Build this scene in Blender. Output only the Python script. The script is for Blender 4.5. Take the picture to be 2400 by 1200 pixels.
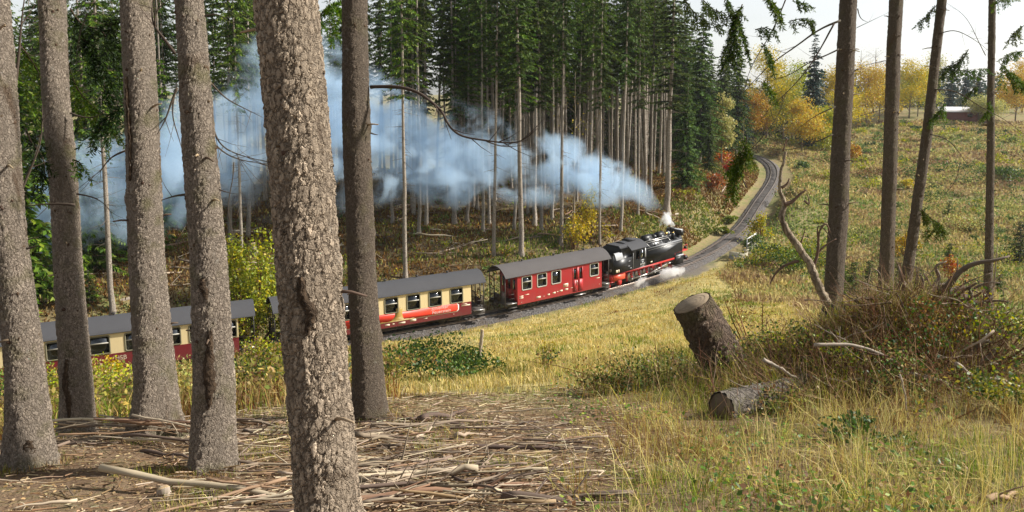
import bpy, math, random
import numpy as np
from mathutils import Vector, Matrix, Euler

for _o in list(bpy.data.objects):
    bpy.data.objects.remove(_o)
SC = bpy.context.scene
COL = SC.collection
rng = np.random.default_rng(11)
RD = random.Random(5)

# ---------------------------------------------------------------- camera
cam = bpy.data.objects.new('camera', bpy.data.cameras.new('camera'))
COL.objects.link(cam)
SC.camera = cam
cam.data.sensor_width = 36.0
cam.data.lens = 27.0                       # 1800 px focal length on a 2400 px wide picture
cam.data.shift_y = -200 / 2400             # the picture is cropped from the lower part of a 3:2 frame
cam.data.clip_start = 0.05
cam.data.clip_end = 4000
cam.location = (0, 0, 0)
cam.rotation_euler = (math.radians(90) - math.atan(190 / 1800), 0, 0)

# ---------------------------------------------------------------- sky and sun (thin bright overcast, low autumn sun from the right)
SUN_ELEV, SUN_AZ = math.radians(35), math.radians(83)     # azimuth clockwise from the view direction (+Y)
world = bpy.data.worlds.new('World')
SC.world = world
world.use_nodes = True
_nt = world.node_tree
_nt.nodes.clear()
_sky = _nt.nodes.new('ShaderNodeTexSky')
_sky.sky_type = 'NISHITA'
_sky.sun_disc = False
_sky.sun_elevation = SUN_ELEV
_sky.sun_rotation = SUN_AZ
_sky.air_density = 1.0
_sky.dust_density = 1.0
_sky.ozone_density = 1.0
_hs = _nt.nodes.new('ShaderNodeHueSaturation')
_hs.inputs['Saturation'].default_value = 0.25
_bg = _nt.nodes.new('ShaderNodeBackground')
_bg.inputs['Strength'].default_value = 0.10
_wo = _nt.nodes.new('ShaderNodeOutputWorld')
_nt.links.new(_sky.outputs[0], _hs.inputs['Color'])
_nt.links.new(_hs.outputs[0], _bg.inputs['Color'])
_nt.links.new(_bg.outputs[0], _wo.inputs['Surface'])
sun = bpy.data.objects.new('sun', bpy.data.lights.new('sun', 'SUN'))
COL.objects.link(sun)
sun.data.energy = 5.0
sun.data.angle = math.radians(2.0)
sun.data.color = (1.0, 0.955, 0.88)
_sd = Vector((math.sin(SUN_AZ) * math.cos(SUN_ELEV), math.cos(SUN_AZ) * math.cos(SUN_ELEV), math.sin(SUN_ELEV)))
sun.rotation_euler = _sd.to_track_quat('Z', 'Y').to_euler()
sun.location = (60, -20, 60)

SC.view_settings.view_transform = 'Standard'
SC.view_settings.look = 'None'
SC.view_settings.gamma = 1.0
SC.view_settings.exposure = 0.74
SC.render.engine = 'CYCLES'
SC.cycles.use_denoising = True
SC.cycles.max_bounces = 8
SC.cycles.diffuse_bounces = 3
SC.cycles.glossy_bounces = 2
SC.cycles.transmission_bounces = 4
SC.cycles.transparent_max_bounces = 12
SC.cycles.volume_bounces = 6
SC.cycles.caustics_reflective = False
SC.cycles.caustics_refractive = False
# ---------------------------------------------------------------- geometry of the place
F_PX, CX, CY = 1800.0, 1200.0, 400.0          # lens of the photograph, used to survey points of the place
PITCH = math.atan(190 / 1800)

def at(px, py, d):
    """a surveyed point: image position and distance along the optical axis -> world"""
    x = (px - CX) / F_PX * d
    v = (CY - py) / F_PX * d
    return np.array([x, d * math.cos(PITCH) + v * math.sin(PITCH), v * math.cos(PITCH) - d * math.sin(PITCH)])

def px_of(p):
    c, s = math.cos(PITCH), math.sin(PITCH)
    d = p[1] * c - p[2] * s
    v = p[1] * s + p[2] * c
    return CX + F_PX * p[0] / d, CY - F_PX * v / d, d

# --- railway centre line (rail-top height), natural cubic spline through surveyed points
_tr = np.array([(-95, 20, -19.1), (-60, 33.5, -18.6), (-42, 40.9, -18.35), (-30.5, 45.8, -18.17), (-18.2, 51.1, -18.02), (-9, 55.6, -17.87), (-2.5, 59.2, -17.7),
                (4, 63.3, -17.55), (10, 67.9, -17.38), (14.6, 72.0, -17.2), (18.2, 76.2, -17.05), (22.5, 82.8, -17.0),
                (28.6, 94.3, -16.9), (34.7, 107.9, -16.2), (40.5, 120, -15.1), (45.7, 133, -14.4), (49.2, 146, -13.8),
                (50.0, 155, -13.4), (47, 166, -13.0), (40, 177, -12.7), (28, 187, -12.4), (10, 193, -12.2)], float)

def _spline(P, n):
    t = np.concatenate([[0], np.cumsum(np.linalg.norm(np.diff(P, axis=0), axis=1))])
    N = len(t); h = np.diff(t)
    A = np.zeros((N, N)); B = np.zeros((N, P.shape[1]))
    A[0, 0] = A[-1, -1] = 1
    for i in range(1, N - 1):
        A[i, i - 1] = h[i - 1]; A[i, i] = 2 * (h[i - 1] + h[i]); A[i, i + 1] = h[i]
        B[i] = 6 * ((P[i + 1] - P[i]) / h[i] - (P[i] - P[i - 1]) / h[i - 1])
    M = np.linalg.solve(A, B)
    s = np.linspace(0, t[-1], n)
    k = np.clip(np.searchsorted(t, s) - 1, 0, N - 2)
    a = (t[k + 1] - s)[:, None]; b = (s - t[k])[:, None]; hk = h[k][:, None]
    return M[k] * a**3 / (6 * hk) + M[k + 1] * b**3 / (6 * hk) + (P[k] / hk - M[k] * hk / 6) * a + (P[k + 1] / hk - M[k + 1] * hk / 6) * b

TRK = _spline(_tr, 4000)
for _ in range(2):                                     # ease the curvature a little
    k = np.hanning(161); k /= k.sum()
    for j in range(3):
        e = np.concatenate([2 * TRK[0, j] - TRK[80:0:-1, j], TRK[:, j], 2 * TRK[-1, j] - TRK[-2:-82:-1, j]])
        TRK[:, j] = np.convolve(e, k, 'valid')
_s = np.concatenate([[0], np.cumsum(np.linalg.norm(np.diff(TRK, axis=0), axis=1))])
TL = _s[-1]
def trk(s):
    s = np.asarray(s, float)
    return np.stack([np.interp(s, _s, TRK[:, j]) for j in range(3)], -1)
def trk_dir(s):
    d = trk(np.asarray(s) + .5) - trk(np.asarray(s) - .5)
    return d / np.linalg.norm(d, axis=-1, keepdims=True)
TRK_C = trk(np.arange(0, TL, 1.0))

# --- terrain: thin plate spline through surveyed points, cut to the railway bed
_cp = [(0, 0, -1.72), (0, -6, -.7), (-9, -6, -1.0), (9, -6, -.5), (-9, 0, -2.0), (9, 0, -1.5), (-25, -6, -3), (25, -6, -1), (-25, 3, -4.5), (25, 3, -2.2),
       (-4.7, 7.2, -3.62), (-5.6, 9.6, -4.45), (-4.15, 8.6, -4.03), (-2.8, 6.9, -3.62), (-1.9, 9.6, -4.2), (0, 5.5, -3.15), (0, 3, -2.45), (-3.5, 3.5, -2.7), (3.7, 5.0, -2.95), (2, 8.5, -3.9),
       (6.3, 9.0, -3.75), (3.2, 11.6, -4.4), (4.8, 14.3, -4.75), (8.3, 16.7, -5.0), (12.4, 19.5, -5.8), (12, 12, -4.2), (20, 14, -4.4),
       (0.7, 12.6, -5.05), (-3, 13, -5.4), (-7, 13, -5.9), (-12, 12, -6.4), (-22, 14, -8.5), (-40, 28, -15),
       *[tuple(at(*q)) for q in ((1300, 752, 57.5), (1300, 772, 45), (1300, 812, 30), (1300, 858, 20), (1000, 803, 50), (1000, 822, 40), (1000, 850, 28), (1000, 888, 20), (1500, 715, 60), (1500, 748, 45), (1500, 800, 30), (1500, 850, 20), (1650, 668, 66), (1650, 712, 48), (1650, 775, 32), (700, 850, 45), (700, 880, 35), (700, 920, 22), (400, 893, 42), (400, 918, 30), (400, 955, 20), (100, 928, 40), (100, 950, 28))], (14, 22, -6.6), (25, 32, -9.6), (32, 50, -14.2), (40, 66, -16.6),
       tuple(at(1850, 560, 88)), tuple(at(2100, 600, 78)), tuple(at(2300, 600, 76)), tuple(at(2100, 450, 118)), tuple(at(2300, 400, 132)), tuple(at(1950, 400, 140)),
       tuple(at(2390, 320, 175)), tuple(at(2240, 300, 190)), tuple(at(2060, 330, 180)), tuple(at(1900, 350, 175)), tuple(at(2600, 420, 130)), tuple(at(2700, 320, 180)), (75, 60, -13.5), (60, 40, -10), (60, 20, -5),
       tuple(at(1830, 335, 172)), tuple(at(1565, 500, 86)), tuple(at(1650, 450, 96)), tuple(at(1690, 400, 115)), tuple(at(1500, 440, 100)),
       tuple(at(1000, 600, 70)), tuple(at(1200, 580, 73)), tuple(at(1000, 505, 84)), tuple(at(1000, 450, 100)), tuple(at(1000, 420, 116)), tuple(at(1350, 440, 100)), tuple(at(1300, 530, 80)), tuple(at(1430, 520, 82)),
       tuple(at(265, 745, 51.5)), tuple(at(300, 620, 62)), tuple(at(300, 540, 76)), tuple(at(550, 600, 64)), tuple(at(550, 500, 82)), tuple(at(550, 430, 105)), tuple(at(50, 720, 53)), tuple(at(50, 560, 72)), tuple(at(780, 620, 66)), tuple(at(780, 500, 84)), tuple(at(100, 470, 105)),
       (-70, 70, -14), (-80, 110, -13), (-40, 130, -14), (-5, 145, -14.8), (20, 130, -12.8), (35, 150, -12.4), (-90, 45, -17), (-60, 15, -13),
       (-10, 185, -20), (-10, 260, -26), (-60, 170, -20), (-150, 200, -25), (-100, 260, -26), (150, 260, -4), (90, 220, -7.5), (60, 250, -11), (150, 120, -8), (150, 30, -2), (-150, 60, -15)]
CP = np.array(_cp, float)
def _phi(r2):
    return .5 * r2 * np.log(np.maximum(r2, 1e-12))
def _fit():
    n = len(CP); X = CP[:, :2] / 50
    K = _phi(((X[:, None] - X[None])**2).sum(-1)) + 2e-4 * np.eye(n)
    Pm = np.c_[np.ones(n), X]
    A = np.block([[K, Pm], [Pm.T, np.zeros((3, 3))]])
    return np.linalg.solve(A, np.r_[CP[:, 2], 0, 0, 0])
_W = _fit()
def _base(x, y):
    x = np.asarray(x, float); y = np.asarray(y, float)
    sh = x.shape; Q = np.c_[x.ravel(), y.ravel()] / 50
    out = np.empty(len(Q)); X = CP[:, :2] / 50
    for i in range(0, len(Q), 20000):
        q = Q[i:i + 20000]
        out[i:i + 20000] = _phi(((q[:, None] - X[None])**2).sum(-1)) @ _W[:-3] + _W[-3] + q @ _W[-2:]
    return out.reshape(sh)
_perm = np.random.default_rng(3).random((256, 256))
def vnoise(x, y):
    xi = np.floor(x).astype(int); yi = np.floor(y).astype(int); fx = x - xi; fy = y - yi
    fx = fx * fx * (3 - 2 * fx); fy = fy * fy * (3 - 2 * fy)
    g = lambda a, b: _perm[a & 255, b & 255]
    return (g(xi, yi) * (1 - fx) + g(xi + 1, yi) * fx) * (1 - fy) + (g(xi, yi + 1) * (1 - fx) + g(xi + 1, yi + 1) * fx) * fy - .5
def sstep(a, b, x):
    t = np.clip((x - a) / (b - a), 0, 1); return t * t * (3 - 2 * t)
def trk_dist(x, y):
    x = np.asarray(x, float); y = np.asarray(y, float); sh = x.shape
    q = np.c_[x.ravel(), y.ravel()]; d = np.empty(len(q)); z = np.empty(len(q)); sd = np.empty(len(q)); idx = np.empty(len(q), int)
    for i in range(0, len(q), 20000):
        D = ((q[i:i + 20000, None] - TRK_C[None, :, :2])**2).sum(-1); k = D.argmin(1)
        idx[i:i + 20000] = k
    kk = np.clip(idx, 1, len(TRK_C) - 2)
    t = TRK_C[kk + 1] - TRK_C[kk - 1]; t[:, 2] = 0; t /= np.linalg.norm(t, axis=1, keepdims=True)
    r = q - TRK_C[kk, :2]
    al = (r * t[:, :2]).sum(1)
    sd = t[:, 0] * r[:, 1] - t[:, 1] * r[:, 0]             # + = left of travel (uphill, far side)
    end = (idx == 0) | (idx == len(TRK_C) - 1)
    d = np.where(end, np.sqrt((r**2).sum(1)), np.abs(sd))
    z = TRK_C[kk, 2] + np.clip(al, -1, 1) * (TRK_C[kk + 1, 2] - TRK_C[kk - 1, 2]) / 2
    return d.reshape(sh), z.reshape(sh), sd.reshape(sh), idx.reshape(sh)
def ground(x, y, fine=True):
    x = np.asarray(x, float); y = np.asarray(y, float)
    b = _base(x, y)
    far = np.hypot(x, y)
    b = np.where(far > 260, -10 + (b + 10) * np.exp(-np.maximum(far - 260, 0) / 80), b)
    b = np.clip(b, -26, 6)
    if fine:
        a = sstep(4, 40, far)
        b = b + vnoise(x / 9, y / 9) * .9 * a + vnoise(x / 3 + 40, y / 3) * (.12 + .35 * a) + vnoise(x / 1.1, y / 1.1 + 9) * (.07 + .1 * a) + vnoise(x / .4, y / .4) * .045
    b = b + .95 * np.exp(-((x - 5.7) / 1.45)**2 - ((y - 11.3) / .8)**2) + .3 * np.exp(-((x - 7.2) / 1.2)**2 - ((y - 11.6) / .8)**2)      # brush heap
    d, z, sd, _ = trk_dist(x, y)
    # railway bed, with the broad gravel apron on the near side by the engine
    apron = .5 * np.exp(-((np.hypot(x - 19.5, y - 73.5)) / 6)**2) * (sd < 0)
    w = sstep(2.0 + apron, 6.5 + apron, d)
    return (z - .44) * (1 - w) + b * w
# ---------------------------------------------------------------- mesh and object helpers
class MB:
    """collects verts, faces, a material slot per face and a colour per vertex; build() makes ONE mesh"""
    def __init__(self):
        self.v = []; self.q = []; self.t = []; self.qm = []; self.tm = []; self.c = []; self.n = 0
    def add(self, v, f, m=0, col=(1, 1, 1)):
        v = np.asarray(v, float).reshape(-1, 3); f = np.asarray(f, int)
        if f.ndim == 1: f = f[None]
        c = np.broadcast_to(np.asarray(col, float), (len(v), 3))
        self.v.append(v); self.c.append(c)
        if f.shape[1] == 4: self.q.append(f + self.n); self.qm.append(np.full(len(f), m))
        else: self.t.append(f + self.n); self.tm.append(np.full(len(f), m))
        self.n += len(v)
        return self
    def mesh(self, name, mats, smooth=False):
        v = np.concatenate(self.v); c = np.concatenate(self.c)
        q = np.concatenate(self.q) if self.q else np.zeros((0, 4), int)
        t = np.concatenate(self.t) if self.t else np.zeros((0, 3), int)
        mi = np.concatenate(self.qm + self.tm)
        me = bpy.data.meshes.new(name)
        me.vertices.add(len(v)); me.vertices.foreach_set('co', v.astype(np.float32).ravel())
        loops = np.concatenate([q.ravel(), t.ravel()]).astype(np.int32)
        me.loops.add(len(loops)); me.loops.foreach_set('vertex_index', loops)
        starts = np.concatenate([np.arange(len(q)) * 4, len(q) * 4 + np.arange(len(t)) * 3]).astype(np.int32)
        me.polygons.add(len(starts)); me.polygons.foreach_set('loop_start', starts)
        me.polygons.foreach_set('material_index', mi.astype(np.int32))
        if smooth: me.polygons.foreach_set('use_smooth', np.ones(len(starts), bool))
        a = me.attributes.new('Col', 'FLOAT_COLOR', 'POINT')
        a.data.foreach_set('color', np.c_[c, np.ones(len(c))].astype(np.float32).ravel())
        for m in (mats if isinstance(mats, (list, tuple)) else [mats]): me.materials.append(m)
        me.update(calc_edges=True); me.validate()
        return me
    def build(self, name, mats, parent=None, smooth=False, loc=None):
        return obj(name, self.mesh(name, mats, smooth), parent, loc)

def obj(name, data, parent=None, loc=None):
    o = bpy.data.objects.new(name, data); COL.objects.link(o)
    if parent is not None: o.parent = parent
    if loc is not None: o.location = loc
    return o
def tag(o, label=None, cat=None, group=None, kind=None):
    for k, v in (('label', label), ('category', cat), ('group', group), ('kind', kind)):
        if v: o[k] = v
    return o
def thing(name, label, cat, loc=(0, 0, 0), rotz=0., group=None):
    o = obj(name, None, None, loc); o.rotation_euler = (0, 0, rotz); o.empty_display_size = .3
    return tag(o, label, cat, group)
def dup(root, loc, rotz, scale=1., label=None, group=None, tilt=(0, 0)):
    """a copy of a thing with copies of its parts and sub-parts"""
    r = root.copy(); COL.objects.link(r); r.location = loc; r.rotation_euler = (tilt[0], tilt[1], rotz)
    r.scale = (scale,) * 3 if np.isscalar(scale) else scale
    tag(r, label, None, group)
    for ch in root.children:
        c = ch.copy(); COL.objects.link(c); c.parent = r
        for g in ch.children:
            d = g.copy(); COL.objects.link(d); d.parent = c
    return r

def frames(P):
    P = np.asarray(P, float); T = np.gradient(P, axis=0); T /= np.linalg.norm(T, axis=1, keepdims=True) + 1e-12
    up = np.array([0, 0, 1.]) if abs(T[0, 2]) < .9 else np.array([0, 1., 0])
    A = np.zeros_like(P); a = np.cross(up, T[0]); a /= np.linalg.norm(a)
    for i in range(len(P)):
        a = a - T[i] * (a @ T[i]); a /= np.linalg.norm(a) + 1e-12; A[i] = a
    return T, A, np.cross(T, A)
def tube(P, r, n=8, cap=True, rough=0., ovl=None):
    """verts, quads (and cap tris) of a tube along P with radii r"""
    P = np.asarray(P, float); r = np.broadcast_to(np.asarray(r, float), (len(P),)); T, A, B = frames(P)
    th = np.arange(n) * 2 * math.pi / n
    rr = r[:, None] * (1 + (rough * (rng.random((len(P), n)) - .5) * 2 if rough else np.zeros((len(P), n))))
    if ovl is not None: rr = rr * ovl(np.arange(len(P))[:, None], th[None])
    V = P[:, None] + A[:, None] * (rr * np.cos(th))[..., None] + B[:, None] * (rr * np.sin(th))[..., None]
    i = np.arange(len(P) - 1)[:, None] * n; j = np.arange(n)[None]; k = (j + 1) % n
    Q = np.stack([i + j, i + k, i + n + k, i + n + j], -1).reshape(-1, 4)
    V = V.reshape(-1, 3)
    if not cap: return V, Q, np.zeros((0, 3), int)
    V = np.r_[V, P[:1], P[-1:]]; a = len(V) - 2; e = (len(P) - 1) * n
    Tt = np.r_[np.stack([np.full(n, a), (np.arange(n) + 1) % n, np.arange(n)], -1), np.stack([np.full(n, a + 1), e + np.arange(n), e + (np.arange(n) + 1) % n], -1)]
    return V, Q, Tt
def addtube(mb, P, r, n=8, m=0, col=(1, 1, 1), cap=True, rough=0., mcap=None, ovl=None):
    V, Q, T = tube(P, r, n, cap, rough, ovl)
    k = mb.n; mb.add(V, Q, m, col)
    if len(T): mb.t.append(T + k); mb.tm.append(np.full(len(T), m if mcap is None else mcap))
    return mb
BOXF = np.array([(0, 2, 3, 1), (4, 5, 7, 6), (0, 1, 5, 4), (2, 6, 7, 3), (0, 4, 6, 2), (1, 3, 7, 5)])[:, ::-1]
def addbox(mb, x0, x1, y0, y1, z0, z1, m=0, col=(1, 1, 1), M=None):
    V = np.array([(x, y, z) for x in (x0, x1) for y in (y0, y1) for z in (z0, z1)], float)
    if M is not None: V = (np.c_[V, np.ones(8)] @ np.array(M).T)[:, :3]
    return mb.add(V, BOXF, m, col)
def addcyl(mb, p0, p1, r, n=12, m=0, col=(1, 1, 1)):
    return addtube(mb, [p0, p1], [r, r], n, m, col)
def addprism(mb, poly, y0, y1, m=0, axis='y'):
    """convex polygon (a, b) extruded; axis y: (x,z) profile, axis x: (y,z) profile"""
    n = len(poly); a = np.array(poly, float)
    mk = (lambda t: np.c_[a[:, 0], np.full(n, t), a[:, 1]]) if axis == 'y' else (lambda t: np.c_[np.full(n, t), a[:, 0], a[:, 1]])
    V = np.r_[mk(y0), mk(y1)]; k = mb.n
    mb.add(V, [(i, (i + 1) % n, n + (i + 1) % n, n + i) for i in range(n)], m)
    for s in (0, n):
        T = [(s, s + i, s + i + 1) for i in range(1, n - 1)]
        mb.t.append(np.array(T) + k); mb.tm.append(np.full(len(T), m))
    return mb
def part(name, mat, parent, *boxes, smooth=False):
    mb = MB()
    for b in boxes: addbox(mb, *b)
    return mb.build(name, mat, parent, smooth)
def cpart(name, mat, parent, p0, p1, r, n=12):
    return addcyl(MB(), p0, p1, r, n).build(name, mat, parent)

# ---------------------------------------------------------------- materials
class NT:
    def __init__(self, name):
        self.m = bpy.data.materials.new(name); self.m.use_nodes = True; self.t = self.m.node_tree; self.t.nodes.clear()
        self.out = self.t.nodes.new('ShaderNodeOutputMaterial')
    def n(self, typ, ins=None, **kw):
        nd = self.t.nodes.new('ShaderNode' + typ)
        for k, v in kw.items(): setattr(nd, k, v)
        for k, v in (ins or {}).items():
            if hasattr(v, 'is_linked') or hasattr(v, 'links'): self.t.links.new(v, nd.inputs[k])
            else: nd.inputs[k].default_value = v
        return nd
    def l(self, a, b): self.t.links.new(a, b)
    def ramp(self, fac, stops, interp='LINEAR'):
        nd = self.t.nodes.new('ShaderNodeValToRGB'); cr = nd.color_ramp; cr.interpolation = interp
        rgba = lambda c: (*c, 1) if len(c) == 3 else c
        cr.elements[1].position = stops[-1][0]; cr.elements[1].color = rgba(stops[-1][1])
        cr.elements[0].position = stops[0][0]; cr.elements[0].color = rgba(stops[0][1])
        for p, c in stops[1:-1]:
            e = cr.elements.new(p); e.color = rgba(c)
        if fac is not None: self.l(fac, nd.inputs[0])
        return nd
    def mix(self, fac, a, b, mode='MIX'):
        nd = self.t.nodes.new('ShaderNodeMix'); nd.data_type = 'RGBA'; nd.blend_type = mode
        for s, v in ((nd.inputs[0], fac), (nd.inputs[6], a), (nd.inputs[7], b)):
            if hasattr(v, 'links'): self.l(v, s)
            else: s.default_value = v if np.isscalar(v) else (*v, 1) if len(v) == 3 else v
        return nd.outputs[2]
    def math(self, op, a, b=None, c=None, clamp=False):
        nd = self.t.nodes.new('ShaderNodeMath'); nd.operation = op; nd.use_clamp = clamp
        for i, v in enumerate((a, b, c)):
            if v is None: continue
            if hasattr(v, 'links'): self.l(v, nd.inputs[i])
            else: nd.inputs[i].default_value = v
        return nd.outputs[0]
    def noise(self, vec, scale, detail=4., rough=.55, dist=0.):
        return self.n('TexNoise', {'Vector': vec, 'Scale': scale, 'Detail': detail, 'Roughness': rough, 'Distortion': dist})
    def pos(self): return self.n('NewGeometry').outputs['Position']
    def objco(self): return self.n('TexCoord').outputs['Object']
    def vscale(self, vec, s):
        return self.n('Mapping', {'Vector': vec, 'Scale': s}).outputs[0]
    def bsdf(self, col, rough=.6, **ins):
        p = self.n('BsdfPrincipled')
        for k, v in {'Base Color': col, 'Roughness': rough, **ins}.items():
            s = p.inputs[k]
            if hasattr(v, 'links'): self.l(v, s)
            else: s.default_value = (*v, 1) if (not np.isscalar(v) and len(v) == 3) else v
        self.l(p.outputs[0], self.out.inputs['Surface'])
        return p
    def bump(self, p, h, strength=.5, dist=.02):
        b = self.n('Bump', {'Height': h, 'Strength': strength, 'Distance': dist}); self.l(b.outputs[0], p.inputs['Normal'])

def paint(name, col, rough=.35, dirt=.25, metallic=0., spec=.5, dirtcol=(.10, .08, .06), scale=1.2):
    k = NT(name); co = k.objco()
    n1 = k.noise(co, scale, 6, .65); n2 = k.noise(k.vscale(co, (6, 6, .8)), 1.5, 4)
    low = k.n('MapRange', {'Value': k.n('SeparateXYZ', {0: co}).outputs[2], 'From Min': 1.6, 'From Max': .5, 'To Min': 0., 'To Max': .35}).outputs[0]
    f = k.math('ADD', k.math('MULTIPLY', k.math('MULTIPLY', n1.outputs[0], n2.outputs[0]), dirt * 2.6), k.math('MULTIPLY', low, n1.outputs[0]), clamp=True)
    c = k.mix(f, col, dirtcol)
    r = k.math('ADD', k.math('MULTIPLY', n1.outputs[0], .3), rough - .12)
    k.bsdf(c, r, Metallic=metallic, **{'Specular IOR Level': spec})
    return k.m
def plain(name, col, rough=.6, var=.25, scale=3., **ins):
    k = NT(name); co = k.objco()
    n1 = k.noise(co, scale, 5, .6)
    c = k.mix(n1.outputs[0], tuple(x * (1 - var) for x in col), tuple(min(1, x * (1 + var)) for x in col))
    p = k.bsdf(c, rough, **ins); k.bump(p, n1.outputs[0], .2, .01)
    return k.m
def leafmat(name, transl=.25, rough=.6, rand=.35, spec=.25):
    """colour of each leaf, needle or blade from the mesh; every plant a little different"""
    k = NT(name)
    a = k.n('Attribute', attribute_name='Col').outputs['Color']
    oi = k.n('ObjectInfo').outputs['Random']
    nz = k.noise(k.pos(), .5, 2)
    hv = k.n('HueSaturation', {'Color': a, 'Hue': k.math('ADD', k.math('MULTIPLY', oi, .03), .485), 'Saturation': k.math('ADD', k.math('MULTIPLY', nz.outputs[0], .4), .98),
                               'Value': k.math('ADD', k.math('MULTIPLY', oi, rand), 1 - rand / 2)})
    p = k.bsdf(hv.outputs[0], rough, **{'Specular IOR Level': spec})
    if transl:
        tr = k.n('BsdfTranslucent', {'Color': hv.outputs[0]}); mx = k.n('MixShader', {0: transl})
        k.l(p.outputs[0], mx.inputs[1]); k.l(tr.outputs[0], mx.inputs[2]); k.l(mx.outputs[0], k.out.inputs['Surface'])
    return k.m
def barkmat(name, c_lo, c_hi, plate=22., disp=.012, vert=.55, moss=.0, rand=0.):
    """scaly spruce bark: plates of lighter grey, dark joints; true relief on dense trunks"""
    k = NT(name); co = k.objco()
    wob = k.noise(co, 13., 4, .6)
    cv = k.n('VectorMath', {0: k.vscale(co, (1, 1, vert)), 1: k.n('VectorMath', {0: wob.outputs['Color'], 1: (.09, .09, .07)}, operation='MULTIPLY').outputs[0]}, operation='ADD').outputs[0]
    v1 = k.n('TexVoronoi', {'Vector': cv, 'Scale': plate}, feature='DISTANCE_TO_EDGE').outputs['Distance']
    v2 = k.n('TexVoronoi', {'Vector': cv, 'Scale': plate}).outputs['Color']
    v3 = k.n('TexVoronoi', {'Vector': cv, 'Scale': plate * 2.7}, feature='DISTANCE_TO_EDGE').outputs['Distance']
    fine = k.noise(co, 60., 5, .7); big = k.noise(k.vscale(co, (1.3, 1.3, .5)), 2.6, 4, .6)
    e = k.n('MapRange', {'Value': v1, 'From Min': 0., 'From Max': .16, 'To Min': 0., 'To Max': 1.}, interpolation_type='SMOOTHSTEP').outputs[0]
    e2 = k.n('MapRange', {'Value': v3, 'From Min': 0., 'From Max': .12, 'To Min': 0., 'To Max': 1.}).outputs[0]
    sep = k.n('SeparateColor', {0: v2}).outputs[0]
    h = k.math('ADD', k.math('MULTIPLY', e, k.math('ADD', k.math('MULTIPLY', sep, .7), .45)), k.math('ADD', k.math('MULTIPLY', e2, .25), k.math('MULTIPLY', fine.outputs[0], .35)))
    f = k.math('MULTIPLY', k.math('ADD', k.math('MULTIPLY', e, .55), k.math('MULTIPLY', sep, .45)), k.math('ADD', fine.outputs[0], .35), clamp=True)
    c = k.mix(f, c_lo, c_hi)
    c = k.mix(k.ramp(big.outputs[0], [(.35, (0, 0, 0)), (.65, (.55, .55, .55))]).outputs[0], c, tuple(x * .45 for x in c_hi))
    dk = k.noise(k.vscale(co, (1, 1, .35)), 4.2, 3, .5, .6)
    c = k.mix(k.ramp(dk.outputs[0], [(.60, (0, 0, 0)), (.70, (.85, .85, .85))]).outputs[0], c, (.085, .055, .034))
    st = k.noise(k.vscale(co, (11, 11, .7)), 1., 4, .6)
    c = k.mix(k.ramp(st.outputs[0], [(.50, (0, 0, 0)), (.72, (.65, .65, .65))]).outputs[0], c, tuple(x * .42 for x in c_hi))
    li = k.noise(co, 7.5, 5, .7)
    c = k.mix(k.ramp(li.outputs[0], [(.63, (0, 0, 0)), (.70, (.4, .4, .4))]).outputs[0], c, (.38, .36, .31))
    if moss: c = k.mix(k.ramp(k.noise(co, 3.1, 4).outputs[0], [(.52, (0, 0, 0)), (.70, (moss,) * 3)]).outputs[0], c, (.10, .095, .03))
    if rand:
        oi = k.n('ObjectInfo').outputs['Random']
        c = k.n('HueSaturation', {'Color': c, 'Value': k.math('ADD', k.math('MULTIPLY', oi, rand), 1 - rand * .5)}).outputs[0]
    p = k.bsdf(c, .85, **{'Specular IOR Level': .2})
    if disp:
        d = k.n('Displacement', {'Height': h, 'Midlevel': .5, 'Scale': disp}); k.l(d.outputs[0], k.out.inputs['Displacement']); k.m.displacement_method = 'BOTH'
    else: k.bump(p, h, .6, .03)
    return k.m

M_BARK_OLD = barkmat('bark_scaly', (.042, .028, .018), (.52, .415, .305), 28., .019, .40, .0)
M_BARK = barkmat('bark_grey', (.05, .036, .026), (.41, .338, .265), 38., .014, .48, .6)
M_BARK_R = barkmat('bark_dark', (.038, .028, .02), (.19, .148, .11), 38., .010, .5, .3)
M_BARK_FAR = barkmat('bark_stand', (.15, .12, .09), (.50, .43, .35), 14., 0, .4, 0, .5)
M_WOOD_CUT = plain('cut_wood', (.50, .36, .20), .8, .3, 9.)
M_DEAD = plain('dead_wood', (.33, .27, .21), .85, .5, 5.)
M_DEAD_D = plain('dead_wood_dark', (.13, .095, .065), .9, .5, 5.)
M_TWIG = leafmat('twig_wood', 0., .85, .3)
M_LEAF = leafmat('leaf', .35, .5, .25, .35)
M_NEEDLE = leafmat('needle', .28, .6, .5, .2)
M_GRASS = leafmat('grass_blade', .3, .7, 0., .15)
# ---------------------------------------------------------------- ground
def _axis(lo, hi, fine, n):
    """coordinates packed closely near 0, loosely far away"""
    u = np.linspace(np.arcsinh(lo / fine), np.arcsinh(hi / fine), n); return fine * np.sinh(u)
GX = _axis(-900, 900, 10, 420); GY = np.concatenate([np.linspace(-40, -6, 10)[:-1], _axis(-6, 1500, 12, 400)])
XX, YY = np.meshgrid(GX, GY)
ZZ = ground(XX, YY)
TD, TZ, TSD, TI = trk_dist(XX, YY)
nlo = vnoise(XX / 6, YY / 6) + .5 * vnoise(XX / 2.1, YY / 2.1)
APR = np.exp(-((np.hypot(XX - 18.5, YY - 72.5)) / 3.8)**2) * (TSD < 0)
gravel = np.clip(.35 * (1 - sstep(1.0, 1.6 + .8 * nlo, TD)) + .9 * APR * (TD < 2.6 + 1.2 * nlo), 0, 1)
near = np.hypot(XX, YY)
forest = sstep(3, 9, TSD + 4 * nlo) * (near > 30)                       # needle floor on the far side of the line
forest = np.where((XX > 17) & (YY > 86), forest * sstep(34, 20, XX - .35 * (YY - 86)), forest)
litter = (1 - sstep(9.0, 12.5, YY + 2.0 * nlo)) * sstep(5.5, 1.5, XX - .12 * YY + 1.5 * nlo)   # brash floor under the near trees
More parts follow.
